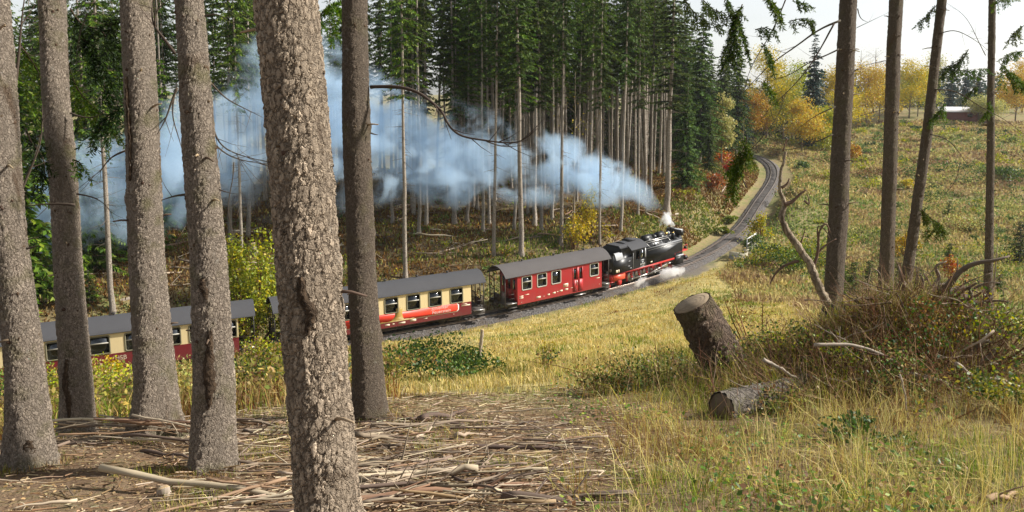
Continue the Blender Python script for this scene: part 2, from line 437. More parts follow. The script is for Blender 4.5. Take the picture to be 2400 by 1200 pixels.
meadow = ((TSD < -2) & (YY < 80)) * sstep(-9, 1, XX + .12 * YY - 4 + 3 * nlo) * sstep(11, 15, YY + 1.5 * nlo) * sstep(11, 6, XX - .2 * YY + 2 * nlo)
Zc = np.stack([gravel, np.maximum(forest, litter), meadow], -1)
ni, nj = XX.shape
mbg = MB()
ii = (np.arange(ni - 1)[:, None] * nj + np.arange(nj - 1)[None]).reshape(-1)
mbg.add(np.stack([XX, YY, ZZ], -1).reshape(-1, 3), np.stack([ii, ii + 1, ii + nj + 1, ii + nj], -1), 0, Zc.reshape(-1, 3))

k = NT('ground_soil'); P = k.pos()
z = k.n('SeparateColor', {0: k.n('Attribute', attribute_name='Col').outputs['Color']})
n_big = k.noise(P, .22, 5, .6); n_mid = k.noise(P, 1.7, 6, .65); n_fin = k.noise(P, 14., 5, .7)
heath = k.ramp(k.math('ADD', k.math('MULTIPLY', n_big.outputs[0], .5), k.math('MULTIPLY', n_mid.outputs[0], .5)),
               [(.30, (.085, .105, .03)), (.43, (.15, .16, .055)), (.52, (.25, .20, .095)), (.62, (.20, .14, .08)), (.74, (.12, .13, .05))]).outputs[0]
straw = k.ramp(k.math('ADD', k.math('MULTIPLY', n_mid.outputs[0], .55), k.math('MULTIPLY', n_fin.outputs[0], .45)),
               [(.30, (.16, .17, .05)), (.46, (.36, .30, .11)), (.62, (.54, .44, .20))]).outputs[0]
floor = k.ramp(k.math('ADD', k.math('MULTIPLY', n_mid.outputs[0], .6), k.math('MULTIPLY', n_fin.outputs[0], .4)),
               [(.32, (.055, .036, .022)), (.46, (.14, .09, .055)), (.55, (.21, .145, .09)), (.66, (.10, .11, .036))]).outputs[0]
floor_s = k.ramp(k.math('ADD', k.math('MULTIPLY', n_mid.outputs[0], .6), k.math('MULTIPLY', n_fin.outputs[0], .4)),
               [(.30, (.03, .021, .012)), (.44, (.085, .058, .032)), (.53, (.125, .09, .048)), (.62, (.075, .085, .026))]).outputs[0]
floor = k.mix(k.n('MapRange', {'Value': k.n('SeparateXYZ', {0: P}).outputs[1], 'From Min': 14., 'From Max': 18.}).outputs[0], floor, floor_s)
stone = k.ramp(n_fin.outputs[0], [(.3, (.07, .06, .053)), (.7, (.22, .20, .185))]).outputs[0]
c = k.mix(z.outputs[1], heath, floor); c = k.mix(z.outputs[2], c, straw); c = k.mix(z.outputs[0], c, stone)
p = k.bsdf(c, .95, **{'Specular IOR Level': .1})
k.bump(p, k.math('ADD', n_fin.outputs[0], k.math('MULTIPLY', n_mid.outputs[0], 1.5)), .7, .06)
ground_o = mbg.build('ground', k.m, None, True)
tag(ground_o, kind='structure')

def gz(x, y): return float(ground(np.array([x]), np.array([y]))[0])
def gp(x, y, dz=0.): return np.array([x, y, gz(x, y) + dz])
_dm = np.concatenate([np.arange(3, 30, .25), np.arange(30, 320, .8)])
def hit(px, py):
    """where the line of sight of a surveyed image point meets the ground"""
    P = np.array([at(px, py, d) for d in _dm]); g = ground(P[:, 0], P[:, 1])
    k = np.nonzero(P[:, 2] < g)[0]
    k = k[0] if len(k) else len(P) - 1
    return P[k], _dm[k]

# ---------------------------------------------------------------- railway: ballast, sleepers, rails
S0, S1 = 40., TL - 12
ss = np.arange(S0, S1, .5); C = trk(ss); T = trk_dir(ss); N = np.c_[-T[:, 1], T[:, 0], np.zeros(len(T))]
prof = [(-1.7, -.75), (-1.35, -.46), (-1.05, -.22), (-.8, -.15), (-.45, -.16), (0, -.17), (.45, -.16), (.8, -.15), (1.05, -.22), (1.35, -.46), (1.7, -.75)]
V = np.stack([C + N * a + np.array([0, 0, b]) for a, b in prof], 1)
V[..., 2] += (rng.random(V.shape[:2]) - .5) * .07; V[:, :, :2] += (rng.random(V.shape[:2] + (2,)) - .5) * .10
n = len(prof); ii = (np.arange(len(ss) - 1)[:, None] * n + np.arange(n - 1)[None]).reshape(-1)
k = NT('ballast_stone'); P = k.pos()
vo = k.n('TexVoronoi', {'Vector': P, 'Scale': 11.}); vd = k.noise(P, 1.1, 4, .6); vf = k.noise(P, 30, 3)
c = k.mix(k.n('SeparateColor', {0: vo.outputs['Color']}).outputs[0], (.036, .032, .031), (.15, .138, .132))
c = k.mix(k.ramp(vd.outputs[0], [(.42, (0, 0, 0)), (.66, (.75, .75, .75))]).outputs[0], c, (.095, .07, .05))
p = k.bsdf(c, .9); k.bump(p, k.math('ADD', vo.outputs['Distance'], vf.outputs[0]), .8, .06)
M_BALLAST = k.m
tag(MB().add(V.reshape(-1, 3), np.stack([ii, ii + n, ii + n + 1, ii + 1], -1)).build('ballast_bed', M_BALLAST, None, True), kind='structure')

track = thing('railway_track', 'single narrow-gauge track curving from the steam engine up into the far wood', 'railway track', tuple(trk(120)))
M_RAIL = paint('rail_steel', (.36, .32, .29), .30, .5, .7, dirtcol=(.13, .07, .04), scale=.7)
M_SLEEPER = plain('sleeper_wood', (.13, .115, .105), .9, .4, 4.)
org = trk(120)
for sgn in (-1, 1):
    mb = MB(); sr = np.arange(S0, S1, .8); c0 = trk(sr) - org; t0 = trk_dir(sr); n0 = np.c_[-t0[:, 1], t0[:, 0], np.zeros(len(t0))]
    pr = [(-.07, -.15), (.07, -.15), (.02, -.11), (.02, -.04), (.036, -.035), (.036, 0), (-.036, 0), (-.036, -.035), (-.02, -.04), (-.02, -.11)]
    V = np.stack([c0 + n0 * (sgn * .53 + a) + np.array([0, 0, b]) for a, b in pr], 1); n = len(pr)
    i = np.arange(len(sr) - 1)[:, None] * n; j = np.arange(n)[None]; kk = (j + 1) % n
    mb.add(V.reshape(-1, 3), np.stack([i + j, i + n + j, i + n + kk, i + kk], -1).reshape(-1, 4)); mb.build('rail', M_RAIL, track)
mb = MB(); addbox(mb, -.12, .12, -.82, .82, -.30, -.125); me = mb.mesh('sleeper', M_SLEEPER)
sl = np.concatenate([np.arange(85, 112, .65), np.arange(123, 228, .65)])
for s in sl:
    o = obj('sleeper', me, track); t = trk_dir(s)
    o.location = Vector(trk(s) - org); o.rotation_euler = (RD.uniform(-.02, .02), 0, math.atan2(t[1], t[0]) + RD.uniform(-.02, .02)); o.location.z += RD.uniform(-.015, .01)
# ---------------------------------------------------------------- the train
M_BLACK = paint('black_paint', (.008, .008, .009), .38, .05, 0, .35, (.03, .026, .024))
M_UNDER = paint('underframe_black', (.018, .017, .017), .6, .4)
M_RED = paint('coach_red', (.36, .015, .02), .42, .14, 0, .4)
M_MAROON = paint('maroon', (.19, .009, .018), .42, .2, 0, .4)
M_CREAM = paint('cream', (.80, .64, .35), .45, .12, 0, .4)
M_ADRED = paint('advert_red', (.70, .045, .022), .4, .06, 0, .4)
M_WHITE = paint('white_paint', (.80, .78, .72), .45, .1)
M_GOLD = paint('gold_print', (.42, .27, .05), .5, .5, dirtcol=(.10, .06, .01), scale=6.)
M_MARK = paint('cream_marking', (.72, .60, .44), .5, .1)
M_ROOF = paint('roof_felt', (.062, .056, .055), .85, .35, 0, .3, (.05, .045, .045), .8)
M_ROOF2 = paint('roof_felt_dark', (.036, .036, .040), .8, .35, 0, .3, (.035, .035, .038), .8)
M_FRAME = paint('window_frame', (.46, .43, .36), .45, .3)
M_LOCRED = paint('engine_red', (.58, .026, .02), .4, .2, 0, .5, (.05, .02, .02), 2.5)
M_ORANGE = paint('engine_orange_red', (.75, .075, .025), .4, .1)
M_STEEL = paint('bright_steel', (.62, .60, .57), .32, .3, .8)
M_GREYM = paint('grey_plate', (.42, .43, .45), .45, .3, .2)
M_BRASS = paint('brass', (.70, .48, .16), .3, .2, .9)
M_WOODIN = plain('coach_interior', (.09, .06, .035), .7)
k = NT('coach_glass')
g = k.n('BsdfGlossy', {'Color': (.9, .95, 1, 1), 'Roughness': .03}); tr = k.n('BsdfTransparent', {'Color': (.13, .145, .13, 1)})
lw = k.n('LayerWeight', {'Blend': .25}); mx = k.n('MixShader', {0: k.math('ADD', k.math('MULTIPLY', lw.outputs['Fresnel'], .8), .06)})
k.l(tr.outputs[0], mx.inputs[1]); k.l(g.outputs[0], mx.inputs[2]); k.l(mx.outputs[0], k.out.inputs['Surface'])
M_GLASS = k.m
M_BLIND = plain('white_blind', (.80, .79, .76), .7, .05)

def rr(x0, x1, z0, z1, r, n=4):
    pts = []
    for cx, cz, a in ((x1 - r, z1 - r, 0), (x0 + r, z1 - r, 90), (x0 + r, z0 + r, 180), (x1 - r, z0 + r, 270)):
        for i in range(n + 1):
            t = math.radians(a + 90 * i / n); pts.append((cx + r * math.cos(t), cz + r * math.sin(t)))
    return np.array(pts)
def ring(mb, o, i, y0, y1, m=0):
    """frame between outline o and inline i, from y0 (outside) to y1"""
    n = len(o); mk = lambda a, y: np.c_[a[:, 0], np.full(n, y), a[:, 1]]
    V = np.r_[mk(o, y0), mk(i, y0), mk(i, y1), mk(o, y1)]; a = np.arange(n); b = (a + 1) % n
    for p, q in ((0, 1), (1, 2), (2, 3), (3, 0)):
        mb.add(V, np.stack([p * n + a, p * n + b, q * n + b, q * n + a], -1), m) if (p, q) == (0, 1) else mb.q.append(np.stack([p * n + a, p * n + b, q * n + b, q * n + a], -1) + mb.n - len(V)) or mb.qm.append(np.full(n, m))
M_FRAME_D = paint('window_frame_dark', (.20, .18, .11), .5, .2)
def window(par, x0, x1, z0, z1, y, side, bar=.42, frame=M_FRAME, blind=0.):
    """rounded frame > pane, slider bar (and blind); side -1 = near side"""
    e = side; mb = MB()
    ring(mb, rr(x0 - .05, x1 + .05, z0 - .05, z1 + .05, .14), rr(x0 + .035, x1 - .035, z0 + .035, z1 - .035, .09), y + e * .022, y - e * .03)
    f = mb.build('window', frame, par)
    part('pane', M_GLASS, f, (x0 + .005, x1 - .005, y - e * .024, y - e * .028, z0 + .005, z1 - .005))
    if bar:
        zb = z1 - (z1 - z0) * bar
        part('slider_bar', M_FRAME, f, (x0 + .03, x1 - .03, y + e * .012, y - e * .022, zb - .035, zb + .035))
    if blind:
        part('blind', M_BLIND, f, (x0 + .02, x1 - .02, y - e * .032, y - e * .045, z1 - (z1 - z0) * blind, z1 - .01))
    return f
def wall(par, name, x0, x1, z0, z1, y, side, opens, mats, split=None, th=.05):
    """side wall with real openings"""
    xs = sorted({x0, x1, *[a for o in opens for a in o[:2]]}); zs = sorted({z0, z1, *([split] if split else []), *[a for o in opens for a in o[2:]]})
    mb = MB(); yi = y - side * th
    for a, b in zip(xs, xs[1:]):
        for c, d in zip(zs, zs[1:]):
            if any(o[0] <= a + 1e-6 and b - 1e-6 <= o[1] and o[2] <= c + 1e-6 and d - 1e-6 <= o[3] for o in opens): continue
            m = 1 if (split and d <= split + 1e-6) else 0
            mb.add([(a, y, c), (b, y, c), (b, y, d), (a, y, d)], [(0, 1, 2, 3)], m)
            mb.add([(a, yi, c), (b, yi, c), (b, yi, d), (a, yi, d)], [(3, 2, 1, 0)], 2)
    for o in opens:
        a, b, c, d = o
        mb.add([(a, y, c), (b, y, c), (b, y, d), (a, y, d), (a, yi, c), (b, yi, c), (b, yi, d), (a, yi, d)], [(0, 1, 5, 4), (1, 2, 6, 5), (2, 3, 7, 6), (3, 0, 4, 7)], 0)
    return mb.build(name, mats, par)
def text(par, s, size, x, y, z, mat, side=-1, name='lettering', depth=.004, shear=0., align='CENTER', rise=0.):
    cu = bpy.data.curves.new(name, 'FONT'); cu.body = s; cu.size = size; cu.align_x = align; cu.extrude = depth; cu.shear = shear; cu.space_character = 1.0; cu.resolution_u = 3
    t = bpy.data.objects.new(name, cu); COL.objects.link(t)
    dg = bpy.context.evaluated_depsgraph_get(); me = bpy.data.meshes.new_from_object(t.evaluated_get(dg)); bpy.data.objects.remove(t)
    me.materials.clear(); me.materials.append(mat)
    o = obj(name, me, par, (x, y, z)); o.rotation_euler = (math.pi / 2, -rise, 0 if side < 0 else math.pi)
    return o
def flat(par, name, pts, y, mat, th=.004):
    mb = MB(); n = len(pts); a = np.array(pts, float)
    from mathutils.geometry import tessellate_polygon
    tri = tessellate_polygon([[Vector((p[0], p[1], 0)) for p in a]])
    V = np.r_[np.c_[a[:, 0], np.full(n, y), a[:, 1]], np.c_[a[:, 0], np.full(n, y - th), a[:, 1]]]
    mb.add(V, np.array(tri) + n); i = np.arange(n); j = (i + 1) % n
    mb.q.append(np.stack([i, j, n + j, n + i], -1)); mb.qm.append(np.zeros(n, int))
    return mb.build(name, mat, par)
def place(root, sa, sb):
    """stand a vehicle with its origin at track position sa (its x axis towards sb)"""
    a, b = trk(sa), trk(sb); d = b - a
    root.location = Vector(a); root.rotation_mode = 'QUATERNION'
    root.rotation_quaternion = Euler((0, -math.atan2(d[2], math.hypot(d[0], d[1])), math.atan2(d[1], d[0])), 'XYZ').to_quaternion()
def wheelset(par, x, r=.40, mat=M_UNDER):
    for e in (-1, 1):
        w = cpart('wheel', mat, par, (x, e * .49, r), (x, e * .60, r), r, 20)
        cpart('tyre', M_STEEL, w, (x, e * .47, r), (x, e * .49, r), r + .025, 20)
def bogie(par, x):
    b = part('bogie', M_UNDER, par, (x - 1.05, x + 1.05, -.92, -.80, .38, .58), (x - 1.05, x + 1.05, .80, .92, .38, .58), (x - .15, x + .15, -.9, .9, .35, .62), (x - .35, x + .35, -.97, -.83, .22, .42), (x - .35, x + .35, .83, .97, .22, .42),
             (x - .78, x - .55, -.97, -.87, .28, .52), (x + .55, x + .78, -.97, -.87, .28, .52))
    for dx in (-.66, .66):
        for e in (-1, 1):
            cpart('wheel', M_UNDER, b, (x + dx, e * .47, .38), (x + dx, e * .60, .38), .38, 20)

def coach(name, label, L, plat0, plat1, wins, style, group='carriages of the steam train'):
    """x from 0 (rear of body) to L; z from the rail; wins: centre positions of windows"""
    root = thing(name, label, 'carriage', group=group)
    W, z0, z1 = 1.25, .62, 3.05
    red = style == 'red'
    up, lo = (M_RED, M_RED) if red else (M_CREAM, M_MAROON)
    spl = None if red else 1.62
    wz = (1.74, 2.80) if red else (1.68, 2.80)
    ww = .92 if red else (1.0 if style == 'ad' else 1.22)
    door = (L * .70 - .55, L * .70 + .55) if red else None
    for e in (-1, 1):
        op = [(c - ww / 2, c + ww / 2, wz[0], wz[1]) for c in wins]
        if red: op += [(door[0] + .10, door[0] + .40, 1.75, 2.68), (door[1] - .40, door[1] - .10, 1.75, 2.68)]
        w = wall(root, 'side_wall', 0, L, z0, z1, e * W, e, op, [up, lo, M_WOODIN], spl)
        for i, c in enumerate(wins):
            window(root, c - ww / 2, c + ww / 2, wz[0], wz[1], e * W, e, 0 if red and i == 2 else .40, M_FRAME if red else M_FRAME_D, blind=(.97 if i == 2 else .5 if i == 3 else 0) if red else 0)
        if red:
            d = part('double_door', M_RED, root, (door[0], (door[0] + door[1]) / 2 - .012, e * (W + .002), e * (W + .018), .72, 1.70), ((door[0] + door[1]) / 2 + .012, door[1], e * (W + .002), e * (W + .018), .72, 1.70),
                     (door[0], door[0] + .09, e * (W + .002), e * (W + .018), 1.70, 2.76), (door[1] - .09, door[1], e * (W + .002), e * (W + .018), 1.70, 2.76), (door[0] + .41, door[1] - .41, e * (W + .002), e * (W + .018), 1.70, 2.76))
            for a in (door[0] + .10, door[1] - .40):
                part('pane', M_GLASS, d, (a, a + .30, e * (W - .02), e * (W - .024), 1.75, 2.68))
            part('handle', M_STEEL, d, (door[0] + .44, door[0] + .48, e * (W + .02), e * (W + .05), 1.25, 1.65))
            part('door_step', M_STEEL, root, (door[0] + .1, door[1] + .2, e * (W - .05), e * (W + .18), .40, .44))
        part('waist_strip', up if red else M_CREAM, root, (0, L, e * (W + .001), e * (W + .012), z1 - .05, z1 - .01))
        part('solebar', M_UNDER, root, (-plat0, L + plat1, e * (W - .20), e * (W - .08), .52, .78))
    # ends with door and windows
    for x, e in ((0, -1), (L, 1)):
        a, b = (x, x + .05) if e < 0 else (x - .05, x)
        part('end_wall', up if red else M_MAROON, root, (a, b, -W + .05, -.42, z0, z1), (a, b, .42, W - .05, z0, z1), (a, b, -.42, .42, 2.72, z1 + .25))
        d = part('end_door', M_RED if red else M_MAROON, root, (a + .01, b - .01, -.42, .42, .85, 1.72), (a + .01, b - .01, -.42, -.24, 1.72, 2.72), (a + .01, b - .01, .24, .42, 1.72, 2.72), (a + .01, b - .01, -.24, .24, 2.6, 2.72))
        part('pane', M_GLASS, d, (a + .02, b - .02, -.24, .24, 1.72, 2.6))
        for y in (-.95, .62): part('end_window', M_GLASS, root, (x - .008 if e < 0 else x + .002, x - .002 if e < 0 else x + .008, y, y + .33, 1.8, 2.6))
    part('floor', M_WOODIN, root, (0, L, -W + .06, W - .06, .80, .86))
    # curved roof over body and platforms
    th = np.linspace(-1, 1, 15); Ry = W + .13
    mb = MB(); ry = th * Ry; rz = z1 - .06 + .74 * (1 - np.abs(th)**2.3)
    xs = (-plat0 - .05, L + plat1 + .05)
    o = np.concatenate([np.c_[ry, rz], np.c_[ry[::-1], rz[::-1] - .05]]); n = len(o)
    V = np.concatenate([np.c_[np.full(n, x), o] for x in xs]); i = np.arange(n); j = (i + 1) % n
    mb.add(V, np.stack([i, j, n + j, n + i], -1))
    h = n // 2
    for s in (0, n): mb.q.append(np.array([(s + a, s + a + 1, s + n - 2 - a, s + n - 1 - a) for a in range(h - 1)])); mb.qm.append(np.zeros(h - 1, int))
    roof = mb.build('roof', M_ROOF if red else M_ROOF2, root, False)
    for x in np.linspace(L * .16, L * .9, 3 if red else 5):
        v = MB(); addcyl(v, (x, .12, 3.66), (x, .12, 3.84), .07, 10); addcyl(v, (x, .12, 3.82), (x, .12, 3.88), .12, 10); v.build('roof_vent', M_UNDER, roof)
    # arch infill panels at both ends of the body
    for x, e in ((0.0, -1), (L, 1)):
        mb = MB(); poly = [(a, b - .045) for a, b in zip(ry[1:-1], rz[1:-1])]
        addprism(mb, poly, x + (.01 if e < 0 else -.04), x + (.04 if e < 0 else -.01), axis='x'); mb.build('end_arch', up if red else M_CREAM, root)
    # platforms
    for x0_, x1_, e in ((-plat0, 0, -1), (L, L + plat1, 1)):
        if x1_ - x0_ < .3: continue
        part('platform', M_UNDER, root, (x0_ + .002, x1_ - .002, -W + .08, W - .08, .78, .84))
        xo = x0_ + .06 if e < 0 else x1_ - .06
        for y in (-W + .14, -.45, .45, W - .14):
            part('platform_post', M_UNDER, root, (xo - .03, xo + .03, y - .03, y + .03, .84, 3.1))
        for y0_, y1_ in ((-W + .17, -.48), (.48, W - .17)):
            rb = part('railing', M_UNDER, root, (xo - .02, xo + .02, y0_, y1_, 1.75, 1.80), (xo - .02, xo + .02, y0_, y1_, 1.30, 1.33))
            for y in np.linspace(y0_ + .08, y1_ - .08, 5): part('baluster', M_UNDER, rb, (xo - .01, xo + .01, y - .01, y + .01, .84, 1.75))
        part('end_gate', M_UNDER, root, (xo - .015, xo + .015, -.42, .42, .9, 1.5))
        for y in (-W + .05, W - .05):
            part('side_gate', M_UNDER, root, ((x0_ + x1_) / 2 - .28, (x0_ + x1_) / 2 + .28, y - .01, y + .01, 1.55, 1.58), ((x0_ + x1_) / 2 - .28, (x0_ + x1_) / 2 + .28, y - .01, y + .01, 1.2, 1.22))
            st = part('step', M_STEEL, root, (x0_ + .2, x1_ - .1, y - .1, y + .1, .80, .845))
            part('tread', M_UNDER, st, (x0_ + .2, x1_ - .1, y - .16, y + .10, .48, .51)); part('tread', M_UNDER, st, (x0_ + .2, x1_ - .1, y - .2, y + .06, .24, .27))
        cpart('buffer', M_UNDER, root, (xo, 0, .68), (xo + e * .38, 0, .68), .16, 14)
        cpart('brake_hose', M_UNDER, root, (xo + e * .1, -.35, .8), (xo + e * .34, -.3, .35), .03, 6)
    bogie(root, 1.5); bogie(root, L - 1.5)
    part('battery_box', M_UNDER, root, (L * .42, L * .56, -.95, -.5, .34, .66)); part('air_tank', M_UNDER, root, (L * .3, L * .38, -.6, .2, .38, .64))
    for c in np.arange(.9, L - .6, 1.72 if not red else 1.55):
        for y in (-.72, .72):
            if not red or c < L * .55:
                part('seat', M_MAROON, root, (c - .06, c + .06, y - .45, y + .45, .9, 1.95), (c - .40, c + .40, y - .45, y + .45, 1.15, 1.28))
    return root

# lettering marks along the lower side
def marks(root, items, y=-1.252):
    for x, z, w, h in items: part('marking', M_MARK, root, (x, x + w, y - .004, y, z, z + h))

# --- red luggage van next to the engine
SA, SB = 103.2, 112.0; LR = SB - SA
red = coach('passenger_carriage', 'bright red carriage with double doors, coupled right behind the black engine', LR, 1.15, .95, [.92, 2.42, 3.88, 7.96], 'red')
place(red, SA, SB)
marks(red, [(.18, 1.22, .38, .09), (.18, 1.08, .38, .09), (.70, 1.30, .42, .06), (1.85, .82, .42, .16), (2.5, .88, .16, .03), (2.95, .88, .26, .13), (3.5, .92, .30, .14), (3.93, .98, .14, .09), (4.2, .98, .34, .13), (4.75, 1.0, .36, .14), (5.35, 1.08, .30, .04), (8.15, 1.45, .42, .07), (8.5, .9, .05, .05), (.35, .75, .05, .05)])
part('emblem_plate', M_MARK, red, (4.62, 5.12, -1.258, -1.252, 1.28, 1.58)); text(red, 'HSB', .22, 4.87, -1.2585, 1.36, M_RED)

# --- cream and red coach with the advert
SA1, SB1 = 85.75, 99.2; LA = SB1 - SA1
wa = [c - SA1 for c in (87.65, 89.37, 91.09, 92.85, 94.55, 96.27, 98.0)]
ad = coach('passenger_carriage', 'cream-over-red carriage with a white-lettered scarlet advert, in the middle of the train', LA, 1.2, 1.2, wa, 'ad')
place(ad, SA1, SB1)
def band(x0, x1, z0, z1, c): return [(x0 + c, z0), (x1 - c, z0), (x1, z0 + c), (x1, z1 - c), (x1 - c, z1), (x0 + c, z1), (x0, z1 - c), (x0, z0 + c)]
flat(ad, 'advert_border', band(1.35, 12.42, .98, 1.655, .16), -1.2525, M_WHITE); flat(ad, 'advert_band', band(1.42, 12.35, 1.03, 1.66, .14), -1.258, M_ADRED)
rock = [(5.75, 1.00), (8.95, 1.00), (8.75, 1.08), (8.45, 1.06), (8.3, 1.10), (8.02, 1.10), (7.95, 1.25), (7.9, 1.5), (7.92, 1.88), (7.84, 2.0), (7.66, 1.98), (7.6, 1.93), (7.5, 1.96), (7.42, 1.9), (7.44, 1.7), (7.36, 1.62), (7.34, 1.4), (7.2, 1.22), (7.05, 1.10), (6.8, 1.05), (6.3, 1.09), (6.1, 1.06)]
flat(ad, 'rock_picture', rock, -1.2635, M_GOLD)
text(ad, 'Schierker', .36, 10.85, -1.263, 1.40, M_WHITE, shear=.15); text(ad, 'Feuerstein', .36, 10.98, -1.263, 1.10, M_WHITE, shear=.15)
marks(ad, [(5.3, .72, .34, .15), (6.55, .77, .38, .12), (7.1, .80, .18, .08), (7.6, .77, .52, .12), (8.5, .80, .46, .17), (9.55, .84, .3, .05), (12.62, 1.48, .5, .04), (12.62, 1.33, .74, .09), (11.95, .8, .06, .06), (4.6, .74, .06, .06)])

# --- cream and maroon coach at the rear
SA2, SB2 = 66.6, 82.35; LC = SB2 - SA2
sx = [69.0, 71.95, 74.15, 76.1, 78.2, 80.1, 81.75]
wc = [c - SA2 for c in (67.6, 69.75, 71.9, 74.12, 76.22, 78.2, 79.95, 81.62)]
rear = coach('passenger_carriage', 'cream-over-maroon carriage behind the near spruce trunks, last of the train in view', LC, 1.2, 1.05, wc, 'rear')
place(rear, SA2, SB2)
text(rear, 'HSB', .40, 75.3 - SA2, -1.2535, 1.17, M_MARK)

# ---------------------------------------------------------------- steam engine
LS = 113.15
eng = thing('steam_locomotive', 'black tank steam engine with red wheels and frame, pulling the train uphill', 'steam locomotive')
place(eng, LS, LS + 11.6); eng.scale = (1, 1, 1.10)
part('frame', M_LOCRED, eng, (.5, 11.1, -.42, .42, .62, 1.12))
part('running_plate', M_LOCRED, eng, (.15, 9.05, -1.25, 1.25, 1.18, 1.25)); 
for e in (-1, 1):
    part('valance', M_LOCRED, eng, (2.6, 9.05, e * 1.20, e * 1.245, 1.11, 1.18))
    # side tank with a bevelled top edge
    mb = MB(); addprism(mb, [(4.75, 1.27), (10.35, 1.27), (10.35, 2.56), (10.27, 2.64), (4.75, 2.64)], e * .74, e * 1.25); mb.build('side_tank', M_BLACK, eng)
    part('tank_top_rail', M_GREYM, eng, (4.78, 10.25, e * 1.16, e * 1.24, 2.642, 2.69))
    for x in (6.4, 8.2): cpart('tank_filler', M_BLACK, eng, (x, e * 1.0, 2.64), (x, e * 1.0, 2.74), .16, 12)
    # cab side with opening
    op = [(3.25, 3.75, 2.02, 2.72), (3.95, 4.45, 2.02, 2.72)]
    wall(eng, 'cab_side', 2.75, 4.75, 1.27, 2.92, e * 1.25, e, op, [M_BLACK, M_BLACK, M_BLACK], None, .04)
    fr = part('cab_window', M_GREYM, eng, (4.46, 4.62, e * 1.251, e * 1.30, 2.05, 2.80)); part('pane', M_GLASS, fr, (3.96, 4.44, e * 1.225, e * 1.23, 2.03, 2.71))
    for z, w in ((1.82, .55), (1.68, .5)): part('plate', M_GREYM, eng, (3.85, 3.85 + w, e * 1.2515, e * 1.26, z, z + .07))
    part('plate', M_BLACK, eng, (3.75, 4.6, e * 1.2515, e * 1.258, 1.40, 1.62))
    part('lower_plate', M_GREYM, eng, (3.75, 4.45, e * 1.2515, e * 1.258, 1.30, 1.345))
    # bunker
    mb = MB(); addprism(mb, [(.15, 1.27), (2.75, 1.27), (2.75, 2.35), (.15, 2.35)], e * .3, e * 1.25); mb.build('bunker_side', M_BLACK, eng)
    for x, z in ((2.05, 1.65), (2.3, 1.45), (2.1, 2.05)): part('step_rung', M_GREYM, eng, (x, x + .28, e * 1.252, e * 1.30, z, z + .03))
    cpart('handrail', M_GREYM, eng, (2.80, e * 1.30, 1.35), (2.80, e * 1.30, 2.65), .018, 6); cpart('handrail', M_STEEL, eng, (5.0, e * 1.28, 2.5), (10.2, e * 1.28, 2.5), .014, 6)
    part('rear_skirt', M_ORANGE, eng, (.18, 1.75, e * 1.05, e * 1.22, .72, 1.175))
    # cylinder block
    mb = MB(); addprism(mb, [(9.15, .55), (10.45, .55), (10.45, 1.28), (10.25, 1.40), (9.35, 1.40), (9.15, 1.28)], e * .72, e * 1.28); mb.build('cylinder', M_BLACK, eng)
    cpart('cylinder_cover', M_STEEL, eng, (10.46, e * 1.0, .82), (10.52, e * 1.0, .82), .26, 16); cpart('cylinder_jacket', M_GREYM, eng, (9.2, e * 1.29, 1.33), (10.4, e * 1.29, 1.33), .07, 10)
    cpart('piston_rod', M_STEEL, eng, (8.2, e * 1.0, .80), (9.15, e * 1.0, .80), .04, 8); part('slide_bar', M_STEEL, eng, (7.7, 9.15, e * .96, e * 1.06, .93, .98))
    # motion
    cr = .26; ca = math.radians(215)
    wx = [3.35, 4.45, 5.55, 6.65, 7.75]
    for x in wx:
        mb = MB(); addtube(mb, [(x, e * .50, .5), (x, e * .60, .5)], [.44, .44], 24)
        w = mb.build('driving_wheel', M_LOCRED, eng)
        cpart('tyre', M_STEEL, w, (x, e * .48, .5), (x, e * .615, .5), .49, 24); cpart('hub', M_LOCRED, w, (x, e * .60, .5), (x, e * .70, .5), .12, 12)
        part('balance_weight', M_LOCRED, w, (x - .2, x + .2, e * .615, e * .64, .62, .86)); cpart('crank_pin', M_STEEL, w, (x + cr * math.cos(ca), e * .6, .5 + cr * math.sin(ca)), (x + cr * math.cos(ca), e * .95, .5 + cr * math.sin(ca)), .06, 10)
    dx, dz = cr * math.cos(ca), cr * math.sin(ca)
    part('coupling_rod', M_STEEL, eng, (wx[0] + dx - .1, wx[-1] + dx + .1, e * .80, e * .86, .5 + dz - .055, .5 + dz + .055))
    mb = MB(); addtube(mb, [(wx[2] + dx, e * .92, .5 + dz), (8.2, e * .98, .80)], [.07, .055], 6); mb.build('connecting_rod', M_STEEL, eng)
    mb = MB(); addtube(mb, [(5.9, e * 1.0, 1.0), (8.6, e * 1.05, 1.12)], [.04, .04], 6); mb.build('valve_rod', M_STEEL, eng)
    mb = MB(); addtube(mb, [(wx[2] + dx, e * 1.0, .62), (5.4, e * 1.02, 1.02)], [.045, .035], 6); mb.build('return_crank', M_STEEL, eng)
    part('guide_bracket', M_LOCRED, eng, (7.0, 7.1, e * .8, e * 1.2, .75, 1.18)); part('guide_bracket', M_LOCRED, eng, (5.7, 5.8, e * .8, e * 1.2, .85, 1.18)); part('brake_hanger', M_LOCRED, eng, (2.55, 2.63, e * .62, e * .75, .2, 1.1)); part('sand_pipe', M_LOCRED, eng, (6.08, 6.12, e * .62, e * .66, .15, 1.15))
    for x in (1.75, 9.35): cpart('carrying_wheel', M_LOCRED, eng, (x, e * .48, .3), (x, e * .6, .3), .30, 18)
    # front platform, steps and rails in red
    part('front_step', M_LOCRED, eng, (9.05, 9.2, e * .85, e * 1.25, 1.25, 1.62)); part('front_plate', M_LOCRED, eng, (9.05, 11.25, e * .45, e * 1.25, 1.58, 1.64))
